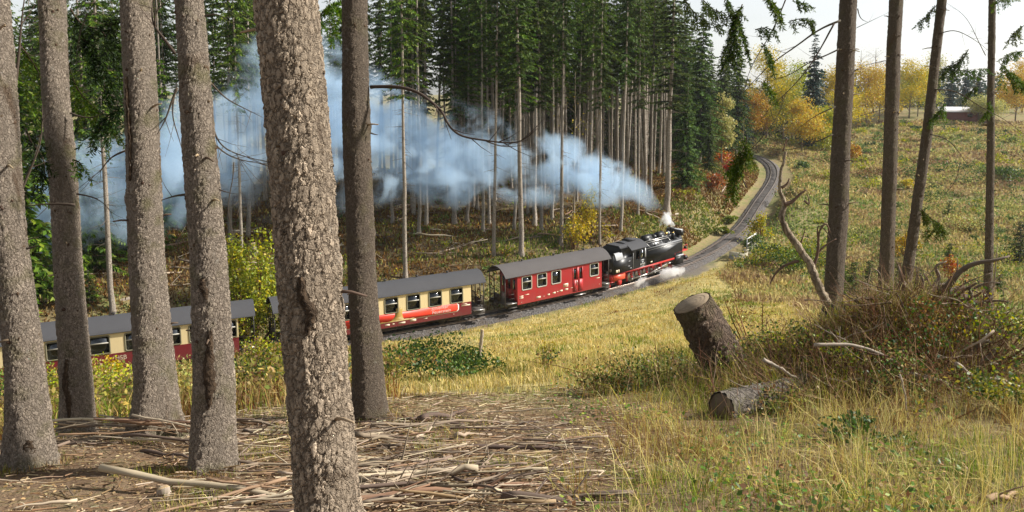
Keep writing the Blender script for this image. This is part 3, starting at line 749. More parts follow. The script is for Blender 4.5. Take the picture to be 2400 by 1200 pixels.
    cpart('front_handrail', M_LOCRED, eng, (10.5, e * 1.22, 1.64), (10.5, e * 1.22, 2.05), .02, 6); cpart('front_handrail', M_LOCRED, eng, (11.2, e * 1.2, 1.64), (11.2, e * 1.2, 2.1), .02, 6); cpart('front_handrail', M_LOCRED, eng, (10.45, e * 1.22, 2.05), (11.22, e * 1.2, 2.1), .02, 6)
    cpart('headlamp', M_BLACK, eng, (11.3, e * .85, 1.72), (11.46, e * .85, 1.72), .13, 14); cpart('tail_lamp', M_GREYM, eng, (.02, e * .95, 1.62), (.14, e * .95, 1.62), .12, 14)
    for x, dxx in ((.45, .28), (.75, .2)): part('number_marking', M_MARK, eng, (x, x + .22 if x < .6 else x + .16, e * 1.2515, e * 1.256, 1.38, 1.60))
mb = MB(); addprism(mb, [(1.1, 2.35), (2.7, 2.35), (2.7, 3.12), (1.45, 3.12)], -1.02, 1.02); mb.build('coal_bunker', M_BLACK, eng)
mb = MB(); addprism(mb, [(-.95, 2.36), (-1.24, 2.36), (-1.02, 2.84), (-.9, 2.9)], .55, 1.55, axis='x'); mb.build('bunker_flare', M_GREYM, eng)  # near flare: the black plate's reflected light put into its grey colour
mb = MB(); addprism(mb, [(.95, 2.36), (1.24, 2.36), (1.02, 2.84), (.9, 2.9)], .55, 1.55, axis='x'); mb.build('bunker_flare', M_BLACK, eng)
mb = MB(); addprism(mb, [(-.9, 3.125), (.9, 3.125), (.7, 3.32), (-.7, 3.32)], 1.5, 2.62, axis='x'); mb.build('coal_cover', M_ROOF2, eng)
part('bunker_back', M_BLACK, eng, (.10, .148, -1.22, 1.22, 1.27, 2.8)); part('cab_front', M_BLACK, eng, (4.70, 4.745, -1.2, 1.2, 1.27, 2.95)); part('cab_floor', M_UNDER, eng, (2.75, 4.7, -1.2, 1.2, 1.26, 1.3)); part('cab_back', M_BLACK, eng, (2.76, 2.80, -1.2, 1.2, 2.36, 2.95))
th = np.linspace(-1, 1, 13); ry = th * 1.32; rz = 2.90 + .52 * (1 - np.abs(th)**2.2)
o = np.concatenate([np.c_[ry, rz], np.c_[ry[::-1], rz[::-1] - .04]]); n = len(o); mb = MB(); V = np.concatenate([np.c_[np.full(n, x), o] for x in (2.55, 4.95)]); i = np.arange(n); j = (i + 1) % n
mb.add(V, np.stack([i, j, n + j, n + i], -1)); h = n // 2
for s in (0, n): mb.q.append(np.array([(s + a, s + a + 1, s + n - 2 - a, s + n - 1 - a) for a in range(h - 1)])); mb.qm.append(np.zeros(h - 1, int))
cr_ = mb.build('cab_roof', M_ROOF2, eng); part('roof_hatch', M_ROOF2, cr_, (3.3, 4.2, -.45, .45, 3.40, 3.52))
# boiler, smokebox, mountings
mb = MB(); addtube(mb, [(4.75, 0, 2.3), (9.7, 0, 2.3)], [.74, .74], 32); mb.build('boiler', paint('boiler_grey_black', (.02, .02, .022), .3, .1, .2, .4, (.05, .045, .04)), eng, True)
for x in (5.3, 6.6, 7.9, 9.2): cpart('boiler_band', M_GREYM, eng, (x, 0, 2.3), (x + .05, 0, 2.3), .75, 32)
mb = MB(); addtube(mb, [(9.7, 0, 2.3), (11.05, 0, 2.3), (11.2, 0, 2.3)], [.77, .77, .62], 32); mb.build('smokebox', M_BLACK, eng)
cpart('smokebox_door', M_BLACK, eng, (11.2, 0, 2.3), (11.26, 0, 2.3), .55, 24); cpart('door_handle', M_STEEL, eng, (11.26, 0, 2.3), (11.36, 0, 2.3), .07, 8)
mb = MB(); addtube(mb, [(10.35, 0, 2.95), (10.35, 0, 3.1), (10.35, 0, 3.48), (10.35, 0, 3.55)], [.36, .25, .25, .31], 20); mb.build('chimney', M_BLACK, eng)
for x, l in ((6.35, 1.15), (8.35, 1.05)):
    mb = MB(); P = [(x - l / 2, 0, 3.12), (x - l / 2 + .08, 0, 3.12), (x + l / 2 - .08, 0, 3.12), (x + l / 2, 0, 3.12)]; addtube(mb, P, [.26, .36, .36, .26], 16); addbox(mb, x - l / 2 + .05, x + l / 2 - .05, -.44, .44, 2.85, 3.2); mb.build('sand_dome', M_BLACK, eng)
mb = MB(); addtube(mb, [(7.4, 0, 2.95), (7.4, 0, 3.25), (7.4, 0, 3.38)], [.34, .33, .16], 18); mb.build('steam_dome', M_BLACK, eng)
cpart('feedwater_heater', M_BLACK, eng, (10.85, -.85, 3.12), (10.85, .85, 3.12), .27, 18); part('heater_cover', M_GREYM, eng, (10.62, 11.05, -.8, .8, 3.36, 3.41))
cpart('air_pump', M_BLACK, eng, (9.45, -.78, 2.75), (9.45, -.78, 3.30), .17, 14); cpart('pump_cap', M_BRASS, eng, (9.45, -.78, 3.30), (9.45, -.78, 3.36), .10, 12); cpart('bell', M_BRASS, eng, (9.15, -.2, 3.1), (9.15, -.2, 3.32), .12, 12); cpart('whistle', M_BRASS, eng, (5.2, .2, 3.0), (5.2, .2, 3.38), .04, 8); cpart('turbo_generator', M_GREYM, eng, (9.7, .1, 3.15), (10.0, .1, 3.15), .16, 12)
for y, z in ((-.62, 2.95), (-.45, 3.05), (.62, 2.95)): cpart('steam_pipe', M_STEEL, eng, (4.8, y, z), (9.9, y, z), .035, 8)
for x in (5.6, 7.0, 8.9): mb = MB(); addtube(mb, [(x, -.4, 3.05), (x, -.7, 2.85), (x + .05, -.95, 2.66)], [.035] * 3, 6); mb.build('feed_pipe', M_STEEL, eng)
part('front_beam', M_LOCRED, eng, (11.15, 11.3, -1.15, 1.15, .72, 1.10)); part('rear_beam', M_LOCRED, eng, (.0, .15, -1.15, 1.15, .70, 1.2)); part('snow_plough', M_LOCRED, eng, (-.25, .0, -1.0, 1.0, .25, .7)); part('rear_plate', M_LOCRED, eng, (-.2, .3, -1.2, 1.2, .66, .70))
cpart('buffer', M_BLACK, eng, (11.3, 0, .68), (11.68, 0, .68), .2, 16); cpart('front_tank', M_BLACK, eng, (10.75, -1.1, .95), (11.2, -1.1, .95), .18, 14); cpart('headlamp', M_BLACK, eng, (11.22, 0, 3.0), (11.38, 0, 3.0), .14, 14)
text(eng, '99 7245', .21, 4.17, -1.2625, 1.44, M_WHITE, name='number_lettering')
marks(eng, [(5.35, 1.42, .28, .10)], -1.2515)

# ---------------------------------------------------------------- people aboard
def seated_person(name, label, par_root, x, y, z, shirt, skin, hair, face=-1):
    """one continuous body from lap to head, hair as its child; stands in the vehicle's own frame"""
    M = par_root.matrix_basis.copy()
    mb = MB(); P = [(0, 0, 0), (0, 0, .12), (0, 0, .30), (0, 0, .46), (0, .01, .54), (0, .015, .60), (0, .02, .66), (0, .03, .75), (0, .03, .84), (0, .02, .89)]
    r = [.17, .18, .20, .21, .13, .06, .065, .095, .09, .03]
    V, Q, T = tube(P, r, 14); V[:, 1] *= np.where(V[:, 2] < .56, .62, 1.0); cols = np.where((V[:, 2] > .56)[:, None], skin, shirt)
    kq = mb.n; mb.add(V, Q, 0, cols); mb.t.append(T + kq); mb.tm.append(np.zeros(len(T), int))
    for e in (-1, 1):
        addtube(mb, [(e * .17, 0, .45), (e * .24, -.02, .38), (e * .27, -.08, .20), (e * .22, -.22, .12)], [.065, .065, .05, .038], 8, 0, shirt); addtube(mb, [(e * .22, -.22, .12), (e * .2, -.30, .12)], [.035, .03], 8, 0, skin); addtube(mb, [(e * .10, 0, .02), (e * .11, -.35, .04), (e * .11, -.38, -.35)], [.085, .07, .05], 8, 0, (.03, .035, .06))
    o = mb.build(name, leafmat('cloth', 0, .8, 0), None, True)
    h = MB(); addtube(h, [(0, .06, .72), (0, .05, .80), (0, .035, .88), (0, .02, .905)], [.085, .104, .085, .02], 12, 0, hair); h.build('hair', leafmat('hair', 0, .7, 0), o, True)
    par_root.rotation_quaternion.normalize()
    o.matrix_basis = Matrix.Translation(par_root.location) @ par_root.rotation_quaternion.to_matrix().to_4x4() @ Matrix.Translation((x, y, z)) @ Matrix.Rotation(math.pi / 2 * face, 4, 'Z')
    return tag(o, label, 'person')
seated_person('person', 'seated passenger in pale clothes behind the second window of the advert carriage', ad, 94.40 - SA1, -.78, 1.29, (.55, .62, .60), (.62, .38, .27), (.25, .16, .08), 1)
seated_person('person', 'engine crew member in dark clothes at the cab window of the steam engine', eng, 3.98, -.98, 1.62, (.05, .06, .09), (.60, .36, .26), (.05, .04, .03), 1)
# ---------------------------------------------------------------- plant builders
def unit(v): return v / (np.linalg.norm(v, axis=-1, keepdims=True) + 1e-9)
def quads(mb, base, d, side, L, W, col, m=0, bend=None):
    """leaf-shaped quads: base, direction, side vector, length, width"""
    n = len(base); L = np.broadcast_to(L, (n,))[:, None]; W = np.broadcast_to(W, (n,))[:, None]
    mid = base + d * L * .5; tip = base + d * L
    if bend is not None: tip = tip + bend
    V = np.stack([base, mid - side * W * .5, tip, mid + side * W * .5], 1).reshape(-1, 3)
    c = np.repeat(np.broadcast_to(col, (n, 3)), 4, 0)
    f = np.arange(n * 4).reshape(n, 4)
    return mb.add(V, f, m, c)
def pick(cols, n, jit=.22, w=None):
    cols = np.array(cols, float); c = cols[rng.choice(len(cols), n, p=w)]
    return np.clip(c * (1 + (rng.random((n, 1)) - .5) * 2 * jit) * (1 + (rng.random((n, 3)) - .5) * .12), 0, 1)

NEEDLE = [(.046, .080, .018), (.068, .108, .024), (.105, .14, .032), (.052, .085, .026)]
NEEDLE_L = [(.07, .12, .022), (.11, .165, .032), (.05, .09, .02), (.15, .18, .045)]
NEEDLE_B = [(.012, .035, .030), (.018, .048, .040), (.03, .062, .048)]

def spruce_crown(H, h0, R0, dens=1., cols=NEEDLE, droop=.35, whorl=.42, seed=0, sprig=.36, full=False):
    """whorls of drooping branches set with sprays of needles"""
    g = np.random.default_rng(seed); mb = MB(); B = []; D = []; Wd = []; Ls = []; Cc = []
    h = h0
    while h < H - .3:
        t = (h - h0) / (H - h0)
        R = R0 * ((1 - t)**.75) * (1.0 if full else min(1, .45 + 2.2 * t)) + .12
        nb = max(3, int(g.integers(4, 7) * min(1, dens + .2)))
        a0 = g.random() * 6.28
        for b in range(nb):
            if g.random() < (.05 if full else .2): continue
            az = a0 + b * 6.283 / nb + g.normal() * .25; Lb = R * g.uniform(.45, 1.25)
            o = np.array([math.cos(az), math.sin(az), 0]); sd = np.array([-o[1], o[0], 0])
            k = max(3, int(Lb / .20 * dens)); u = (np.arange(k) + g.random(k)) / k
            pos = o * (u * Lb)[:, None] + np.array([0, 0, 1]) * (h + g.normal() * .08 + .10 * Lb * u - droop * Lb * u**2 + .10 * Lb * u**4)[:, None]
            for s in (-1, 1, 0, .5):
                l = sprig * g.uniform(.55, 1.25, k) * (1.15 - .55 * u) * (.6 + .4 * min(1, R / 1.5)) * (1.35 if Lb > 1.2 else 1)
                dd = unit(o * g.uniform(.3, .9, (k, 1)) + sd * (s * g.uniform(.5, 1.1, (k, 1))) - np.array([0, 0, 1]) * g.uniform(.15, .95, (k, 1)))
                B.append(pos + g.normal(0, .04, (k, 3))); D.append(dd); Ls.append(l); Wd.append(l * g.uniform(.28, .5, k))
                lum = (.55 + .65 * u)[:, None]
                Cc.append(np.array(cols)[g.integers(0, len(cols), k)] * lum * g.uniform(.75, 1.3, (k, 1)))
            addtube(mb, [o * 0 + [0, 0, h], o * Lb * .5 + [0, 0, h + .05 * Lb - .25 * droop * Lb], o * Lb * .85 + [0, 0, h - droop * .6 * Lb]], [.025 + .008 * Lb, .016, .006], 3, 1, (.09, .07, .05), cap=False)
        h += whorl * g.uniform(.75, 1.3)
    B = np.concatenate(B); D = np.concatenate(D); sd = unit(np.cross(D, g.normal(0, 1, D.shape) * [.6, .6, 1] + [0, 0, .6]))
    quads(mb, B, D, sd, np.concatenate(Ls), np.concatenate(Wd), np.concatenate(Cc))
    return mb.mesh('crown', [M_NEEDLE, M_TWIG])
def spruce_trunk(H, r, seed=0, stubs=40, s0=2., s1=15., mat=None):
    g = np.random.default_rng(seed); mb = MB()
    z = np.concatenate([[-.6, -.1, .15, .45, 1.0], np.linspace(2.2, H, 12)])
    rr_ = r * np.where(z < 1, 1.12 + .5 * np.exp(-np.maximum(z, 0) / .3), 1.0) * np.clip(1 - .88 * (z / H), .05, 1)
    rr_[0] = rr_[1] * 1.1
    P = np.c_[np.cumsum(g.normal(0, .025, len(z))), np.cumsum(g.normal(0, .025, len(z))), z]; P[:5, :2] = 0
    addtube(mb, P, rr_, 10, 0, rough=.05)
    for i in range(stubs):
        h = g.uniform(s0, s1); az = g.random() * 6.28; L = g.uniform(.15, .5) if g.random() < .55 else g.uniform(.6, 1.7)
        x = np.interp(h, z, P[:, 0]); y = np.interp(h, z, P[:, 1]); o = np.array([math.cos(az), math.sin(az), g.uniform(-.35, .25)])
        e = np.array([x, y, h]) + o * L; m_ = np.array([x, y, h]) + o * L * .5 + [0, 0, -.06 * L]
        addtube(mb, [(x, y, h), m_, e + [0, 0, -.12 * L]], [.022, .014, .005], 3, 1, (.16, .13, .10), cap=False)
    return mb.mesh('trunk', [mat or M_BARK_FAR, M_TWIG], True)

def leaf_cloud(mb, centers, rads, n, size, cols, flat_=.8, droop=.3, m=0, shade=True):
    """leaves spread through clumps"""
    k = rng.integers(0, len(centers), n); c = np.asarray(centers)[k]; r = np.asarray(rads)[k]
    if r.ndim == 1: r = r[:, None] * np.array([1, 1, flat_])
    v = unit(rng.normal(0, 1, (n, 3))) * (rng.random((n, 1))**(1 / 2.2))
    p = c + v * r
    d = unit(rng.normal(0, 1, (n, 3)) + v * .7 + np.array([0, 0, -droop])); s = unit(np.cross(d, rng.normal(0, 1, (n, 3))))
    L = size * rng.uniform(.6, 1.4, n)
    return quads(mb, p - d * L[:, None] * .5, d, s, L, L * .62, pick(cols, n), m)
def limbs(g, H, r, spread, nl=7, lean=(0, 0), start=.3):
    """trunk path and limb paths of a broadleaf tree"""
    z = np.linspace(-.3, H * .95, 9); P = np.c_[lean[0] * z / H + np.cumsum(g.normal(0, .02 * H / 8, 9)), lean[1] * z / H + np.cumsum(g.normal(0, .02 * H / 8, 9)), z]; P[:2, :2] = 0
    R = r * np.clip(1 - .9 * (z / H), .06, 1.1); out = []; tips = []
    for i in range(nl):
        h = H * g.uniform(start, .88); a = i * 2.4 + g.normal() * .4; L = spread * g.uniform(.6, 1.1) * (1.15 - .75 * (h / H))
        b = np.array([np.interp(h, z, P[:, 0]), np.interp(h, z, P[:, 1]), h]); o = np.array([math.cos(a), math.sin(a), 0])
        u = np.linspace(0, 1, 5)[:, None]; Q = b + o * L * u + np.array([0, 0, 1]) * L * (.65 * u + .1 * np.sin(3 * u)) + np.cumsum(g.normal(0, .03 * L, (5, 3)), 0) * u
        out.append((Q, np.interp(h, z, R) * .6 * np.linspace(1, .15, 5))); tips += [Q[2], Q[3], Q[4]]
        for _ in range(2):
            q = Q[g.integers(2, 4)]; a2 = a + g.normal() * .9; o2 = np.array([math.cos(a2), math.sin(a2), g.uniform(.2, .9)]) * L * .45
            S = q + o2 * np.linspace(0, 1, 3)[:, None]; out.append((S, np.interp(h, z, R) * .25 * np.array([1, .6, .2]))); tips.append(S[2])
    tips.append(P[-1])
    return (P, R), out, np.array(tips)
def broadleaf(name, label, cat, base, H, spread, cols, n_leaf, leaf, r=None, bare=.0, group=None, seed=0, bark=(.16, .13, .10), start=.3, clump=.22, lean=(0, 0)):
    g = np.random.default_rng(seed); root = thing(name, label, cat, tuple(base), 0, group)
    (P, R), br, tips = limbs(g, H, r or H * .014, spread, max(6, int(H * .9)), lean, start)
    mb = MB(); addtube(mb, P, R, 8, 0, bark)
    mb.build('trunk', M_TWIG, root, True)
    mb = MB()
    for Q, q in br: addtube(mb, Q, q, 5, 0, bark, cap=False)
    mb.build('limb', M_TWIG, root, True)
    mb = MB(); leaf_cloud(mb, tips, np.full(len(tips), clump * spread * 1.6) * g.uniform(.6, 1.3, len(tips)), n_leaf, leaf, cols)
    mb.build('crown', M_LEAF, root)
    return root
def shrub(name, label, cat, base, rx, h, cols, n_leaf, leaf, stems=8, stemcol=(.13, .08, .05), group=None, seed=0, clumps=14, ry=None, m=None):
    g = np.random.default_rng(seed); root = thing(name, label, cat, tuple(base), 0, group); ry = ry or rx
    c = np.c_[g.normal(0, .45, clumps) * rx, g.normal(0, .45, clumps) * ry, g.uniform(.25, .85, clumps) * h]
    f = np.clip(1 - (c[:, 0] / (1.3 * rx))**2 - (c[:, 1] / (1.3 * ry))**2, .25, 1); c[:, 2] *= f
    if stems:
        mb = MB()
        for i in range(stems):
            e = c[i % clumps] + g.normal(0, .1, 3) * rx; b = np.array([e[0] * .35, e[1] * .35, -.15]); md = (b + e) / 2 + np.array([e[0] * .1, e[1] * .1, .1 * h])
            addtube(mb, [b, md, e, e + (e - md) * .35], np.array([.022, .016, .009, .003]) * max(.4, h / 1.6), 4, 0, np.array(stemcol) * g.uniform(.6, 1.5), cap=False)
        mb.build('stem', M_TWIG, root)
    mb = MB(); leaf_cloud(mb, c, np.c_[np.full(clumps, rx * .42), np.full(clumps, ry * .42), np.full(clumps, h * .24)] * g.uniform(.6, 1.25, (clumps, 1)), n_leaf, leaf, cols)
    mb.build('foliage', m or M_LEAF, root)
    return root
def blades(mb, base, h, w, cols, lean=.45, seg=3, m=0, drift=(0, 0)):
    """curved grass blades, vectorised"""
    n = len(base); a = rng.random(n) * 6.283; o = np.c_[np.cos(a), np.sin(a), np.zeros(n)] + np.array([drift[0], drift[1], 0]); a2 = rng.random(n) * 6.283; s = np.c_[np.cos(a2), np.sin(a2), np.zeros(n)]
    ln = (np.abs(rng.normal(0, lean, n)) * h)[:, None]; h = h[:, None]; w = w[:, None]
    p1 = base + o * ln * .35 + np.array([0, 0, 1]) * h * .6; p2 = base + o * ln + np.array([0, 0, 1]) * h * (1 - .25 * np.minimum(1, ln / h))
    V = np.stack([base - s * w * .5, base + s * w * .5, p1 + s * w * .4, p1 - s * w * .4, p2], 1).reshape(-1, 3); c = np.repeat(cols, 5, 0)
    k = np.arange(n)[:, None] * 5; b = mb.n
    mb.add(V, k + np.array([[0, 1, 2, 3]]), m, c); mb.t.append(k + np.array([[3, 2, 4]]) + b); mb.tm.append(np.full(n, m))
    return mb

# ---------------------------------------------------------------- the spruce stand behind the train
VAR = []
for i, (H, h0, R0, r) in enumerate([(32, 15., 2.9, .20), (30, 13.5, 3.1, .18), (33, 16, 2.8, .22), (29, 12.5, 3.2, .17), (31, 15.5, 2.7, .19), (31, 12, 3.3, .21)]):
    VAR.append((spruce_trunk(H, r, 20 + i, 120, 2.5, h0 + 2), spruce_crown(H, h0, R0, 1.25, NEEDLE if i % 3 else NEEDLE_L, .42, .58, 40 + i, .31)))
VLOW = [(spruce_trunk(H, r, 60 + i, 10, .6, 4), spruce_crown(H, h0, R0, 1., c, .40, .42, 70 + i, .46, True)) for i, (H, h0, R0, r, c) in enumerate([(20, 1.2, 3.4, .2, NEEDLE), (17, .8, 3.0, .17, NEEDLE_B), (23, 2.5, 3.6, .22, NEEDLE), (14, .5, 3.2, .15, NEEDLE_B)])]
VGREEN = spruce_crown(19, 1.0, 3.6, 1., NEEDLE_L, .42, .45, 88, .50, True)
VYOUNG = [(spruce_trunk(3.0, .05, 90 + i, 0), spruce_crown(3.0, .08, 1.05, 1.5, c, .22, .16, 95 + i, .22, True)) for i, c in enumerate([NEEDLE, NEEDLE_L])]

def plant_tree(var, p, sc, label, group, name='spruce_tree', tilt=(0, 0), cat='tree'):
    root = thing(name, label, cat, tuple(p), RD.random() * 6.28, group); root.scale = (sc[0], sc[0], sc[1]) if not np.isscalar(sc) else (sc,) * 3
    root.rotation_euler[0], root.rotation_euler[1] = tilt
    obj('trunk', var[0], root); obj('crown', var[1], root)
    return root
G_STAND = 'spruces of the stand behind the train'
front = [(265, 742, 1.0), (540, 578, 1.15), (566, 625, .8), (582, 560, 1.0), (622, 470, 1.0), (700, 520, 1.), (920, 525, .8), (950, 655, .95), (965, 492, .8), (982, 552, .85), (1000, 532, 1.0), (1065, 525, 1.15), (1095, 522, 1.1), (1147, 530, .9), (1157, 603, .9),
         (1205, 542, 1.0), (1222, 605, 1.15), (1254, 515, 1.0), (1269, 545, 1.1), (1315, 582, .85), (1405, 577, .8), (1455, 548, .9), (1495, 510, .75), (1525, 468, 1.0), (1562, 497, 1.75), (1455, 395, 1.0), (1510, 420, 1.0), (1545, 410, 1.1), (1380, 470, .9)]
front_lab = ['pale slim spruce trunk rising behind the maroon carriage between the second and third near trunks', 'grey spruce trunk, thickest of three between the fourth and the thickest near trunk', 'thinnest pale pole rising out of the yellow-green bush behind the train', 'spruce trunk beside a short stump upslope of the yellow-green bush',
             'far spruce trunk against the smoke just beside the thickest near trunk', 'spruce trunk half hidden behind the thickest near trunk', 'thin spruce trunk just beside the plain dark near trunk, above the advert carriage', 'mottled pale trunk with green tufts standing directly behind the advert carriage roof', 'distant thin trunk upslope of the mottled pale trunk', 'slim trunk just past the mottled pale trunk, standing in the brash',
             'grey trunk, second of the slim pair beyond the mottled pale trunk', 'stouter grey trunk at the lower edge of the smoke, first of a pair', 'grey trunk at the lower edge of the smoke, second of a pair', 'slim trunk upslope of the gap between the two foremost carriages', 'pale trunk with side twigs above the gap between advert and red carriages',
             'grey trunk upslope of the red carriage, at its rear end', 'tall pale-lit trunk right behind the red carriage roof near its rear end', 'darker trunk set back in the smoke above the red carriage', 'grey trunk in the smoke above the middle of the red carriage', 'thin trunk beside the yellow-leaved sapling behind the red carriage', 'thin pole trunk behind the front end of the red carriage', 'slender trunk with a green tuft standing behind the engine bunker', 'slim trunk on the bank upslope of the engine cab', 'one of a close cluster of dark trunks upslope of the engine boiler', 'thickest dark spruce trunk of the stand, rising right behind the engine chimney',
             'grey trunk back in the stand, upslope of the engine bunker', 'far trunk in the cluster beside the thickest trunk of the stand', 'dark trunk close behind the thickest trunk of the stand', 'trunk fading in the smoke above the yellow-leaved sapling']
placed = []
for (px, py, w), lab in zip(front, front_lab):
    p, d = hit(px, py); placed.append(p[:2])
    v = VAR[RD.randrange(6)] if w < 1.5 else VAR[5]
    plant_tree(v, p + [0, 0, -.1], (w, RD.uniform(.95, 1.1)), lab, G_STAND, tilt=(RD.gauss(0, .012), RD.gauss(0, .012)))
zone = [(-60, 430, 'bare-trunked spruce in the far stand, seen between the four trunks at the left edge'), (430, 880, 'bare-trunked spruce in the far stand, behind the smoke around the thickest near trunk'), (880, 1180, 'bare-trunked spruce in the far stand above the advert carriage, in and behind the smoke'), (1180, 1420, 'bare-trunked spruce deep in the dark stand above the red carriage'), (1420, 1700, 'bare-trunked spruce deep in the dark stand upslope of the engine')]
n_st = 0; tries = 0
while n_st < 205 and tries < 9000:
    tries += 1
    px = RD.uniform(-60, 1590) if RD.random() < .5 else RD.uniform(1060, 1570); d = RD.uniform(80, 150) if RD.random() < .6 else RD.uniform(76, 108)
    if px < 420 and RD.random() < .35: continue
    x = (px - 1200) / 1800 * d; y = d * .994
    if px > 1400 and d < 88: continue
    if x > 26 or min(np.hypot(x - q[0], y - q[1]) for q in placed) < 1.7: continue
    if trk_dist(np.array([x]), np.array([y]))[0][0] < 11: continue
    placed.append((x, y)); z = gz(x, y); n_st += 1
    plant_tree(VAR[RD.randrange(6)], (x, y, z - .1), (RD.uniform(.75, 1.15), RD.uniform(.88, 1.12)), next(l for a, b, l in zone if a <= px < b), G_STAND, tilt=(RD.gauss(0, .024), RD.gauss(0, .024)))
# darker, lower-branched trees closing the back of the stand
n_bk = 0; tries = 0
while n_bk < 66 and tries < 6000:
    tries += 1
    px = RD.uniform(1070, 1640) if RD.random() < .68 else RD.uniform(-80, 1070); d = RD.uniform(132, 176) if px > 1080 else RD.uniform(140, 175)
    if 880 < px < 1065 and RD.random() < .8: continue
    x = (px - 1200) / 1800 * d; y = d
    if min(np.hypot(x - q[0], y - q[1]) for q in placed) < 2.6 or trk_dist(np.array([x]), np.array([y]))[0][0] < 6: continue
    placed.append((x, y)); z = gz(x, y); n_bk += 1
    plant_tree(VLOW[RD.choice((0, 2))] if px > 1070 else VAR[RD.choice((1, 3, 5))], (x, y, z - .2), RD.uniform(.9, 1.35), 'dark low-branched spruce closing the back of the far stand' if px > 1070 else 'spruce in the rearmost row of the far stand, against the sky', G_STAND)
# low-branched edge trees where the stand meets the cutting
edge = [(1606, 455, 100, .75, 0, 'bushy green spruce on the cutting bank beside the thickest trunk of the stand'), (1660, 430, 112, .50, 0, 'young drooping spruce on the cutting bank, dark green, above the fallen pale branches'), (1640, 392, 125, 1.15, 2, 'tall spruce at the corner of the stand above the cutting'), (1690, 375, 140, 1.05, 0, 'tall dark spruce standing over the yellow birch by the cutting'), (1725, 362, 150, 1.0, 2, 'last tall dark spruce of the stand before the line curves away'), (1600, 400, 130, 1.15, 2, 'full-crowned spruce set back behind the edge of the stand'), (1570, 395, 150, 1.2, 2, 'full-crowned dark spruce filling the gap behind the thickest trunk'), (1660, 372, 160, 1.1, 0, 'dark spruce behind the corner tree of the stand'), (1745, 352, 168, .8, 3, 'smaller blue-green spruce at the tail of the stand'), (1615, 385, 165, 1.2, 2, 'tall spruce in the second row behind the cutting bank'), (1700, 360, 172, 1.1, 2, 'blue-shaded spruce in the rear row above the cutting')]
for px, py, d, sc, v, lab in edge:
    p = at(px, py, d); p[2] = gz(p[0], p[1]) - .2; plant_tree(VLOW[v], p, sc, lab, G_STAND)
# low green spruces behind the rear carriage, seen between the near trunks
for px, py, d, v, sc, lab in ((60, 690, 54, 3, 1.15, 'bright green bushy spruce behind the rear carriage, beside the outermost near trunk'), (215, 640, 60, 0, .95, 'bright green spruce behind the slim pale trunk at the rear carriage'), (330, 610, 66, 2, .85, 'green spruce behind the third near trunk, in the smoke'), (130, 590, 70, 0, 1.1, 'green spruce half veiled by smoke behind the second near trunk'), (395, 560, 76, 0, .9, 'shaded spruce in the smoke between the third and fourth near trunks')):
    p = at(px, py, d); p[2] = gz(p[0], p[1]) - .2
    t = plant_tree((VAR[1][0], VGREEN), p, sc, lab, 'low green spruces behind the rear carriage'); t.children[1].location.z = 3.2

# ---------------------------------------------------------------- trees at the far bend and along the hill crest
YEL = [(.55, .37, .05), (.62, .46, .09), (.42, .33, .06), (.30, .28, .06)]
YGR = [(.36, .36, .06), (.46, .42, .08), (.25, .29, .05), (.18, .22, .05)]
ORG = [(.50, .28, .06), (.52, .38, .10), (.44, .24, .07), (.56, .45, .13), (.38, .30, .10)]
REDL = [(.36, .06, .03), (.45, .11, .04), (.28, .07, .04)]
PALE = [(.50, .45, .20), (.42, .40, .17), (.33, .33, .13)]
BROWN = [(.20, .12, .07), (.27, .17, .09), (.15, .10, .06)]
def on_line(px, py, d):
    p = at(px, py, d); p[2] = gz(p[0], p[1]) - .1; return p
p = on_line(1905, 280, 172); plant_tree(VLOW[1], p, (1.45, 1.55), 'lone blue-green spruce towering over the yellow trees at the far bend', None)
plant_tree(VLOW[3], on_line(1700, 330, 190), 1.3, 'blue-green spruce behind the tail of the stand, by the far bend', None)
bl = [(1795, 340, 178, 17, 4.2, YEL, 'tall yellow birch at the far bend of the line'), (1835, 335, 182, 16, 4.5, YGR, 'yellow-green tree just past the far bend of the line'), (1765, 345, 170, 8, 3.0, ORG, 'small orange tree beside the line where it leaves the stand'), (1880, 330, 158, 8, 3.4, ORG, 'orange-tinged bare-branched tree below the lone blue-green spruce'), (1690, 400, 128, 9, 1.8, PALE, 'slender pale yellow birch on the cutting bank'), (1855, 335, 190, 14, 4.0, YGR, 'dull yellow tree behind the far bend'), (1930, 318, 168, 7, 3.2, YGR, 'low yellow-green tree beneath the lone blue-green spruce'), (1975, 305, 185, 9, 3.6, YEL, 'yellow tree on the crest behind the crusty near trunk'),
      (2030, 292, 200, 12, 4.6, ORG, 'orange-yellow tree on the crest, first gap after the crusty near trunk'), (2060, 290, 204, 10, 3.6, YEL, 'bright yellow tree on the crest beside the orange-yellow one'), (2130, 288, 210, 12, 3.8, YEL, 'tall thin yellow tree on the crest between the straight and the leaning trunk'), (2150, 286, 215, 10, 3.5, YGR, 'thin yellow-green tree on the crest beside the leaning trunk'), (2180, 285, 222, 13, 3.6, PALE, 'pale sparse birch on the crest right beside the leaning trunk'), (2012, 290, 215, 15, 4.4, BROWN, 'bare brown-twigged tree rising over the crest'), (2045, 286, 222, 15, 4.6, BROWN, 'second bare brown-twigged tree rising over the crest'), (2380, 275, 205, 11, 4.6, ORG, 'bright orange tree on the crest at the outer edge of the view'), (2300, 285, 200, 5, 3.4, PALE, 'low pale bush-like tree beside the brown shed'), (2395, 270, 230, 12, 4, ORG, 'dull orange tree behind the bright orange one'), (2110, 290, 225, 9, 3.4, PALE, 'small pale tree behind the tall thin yellow one'), (1955, 315, 196, 13, 4.2, YEL, 'yellow tree filling the crest behind the lone blue-green spruce')]
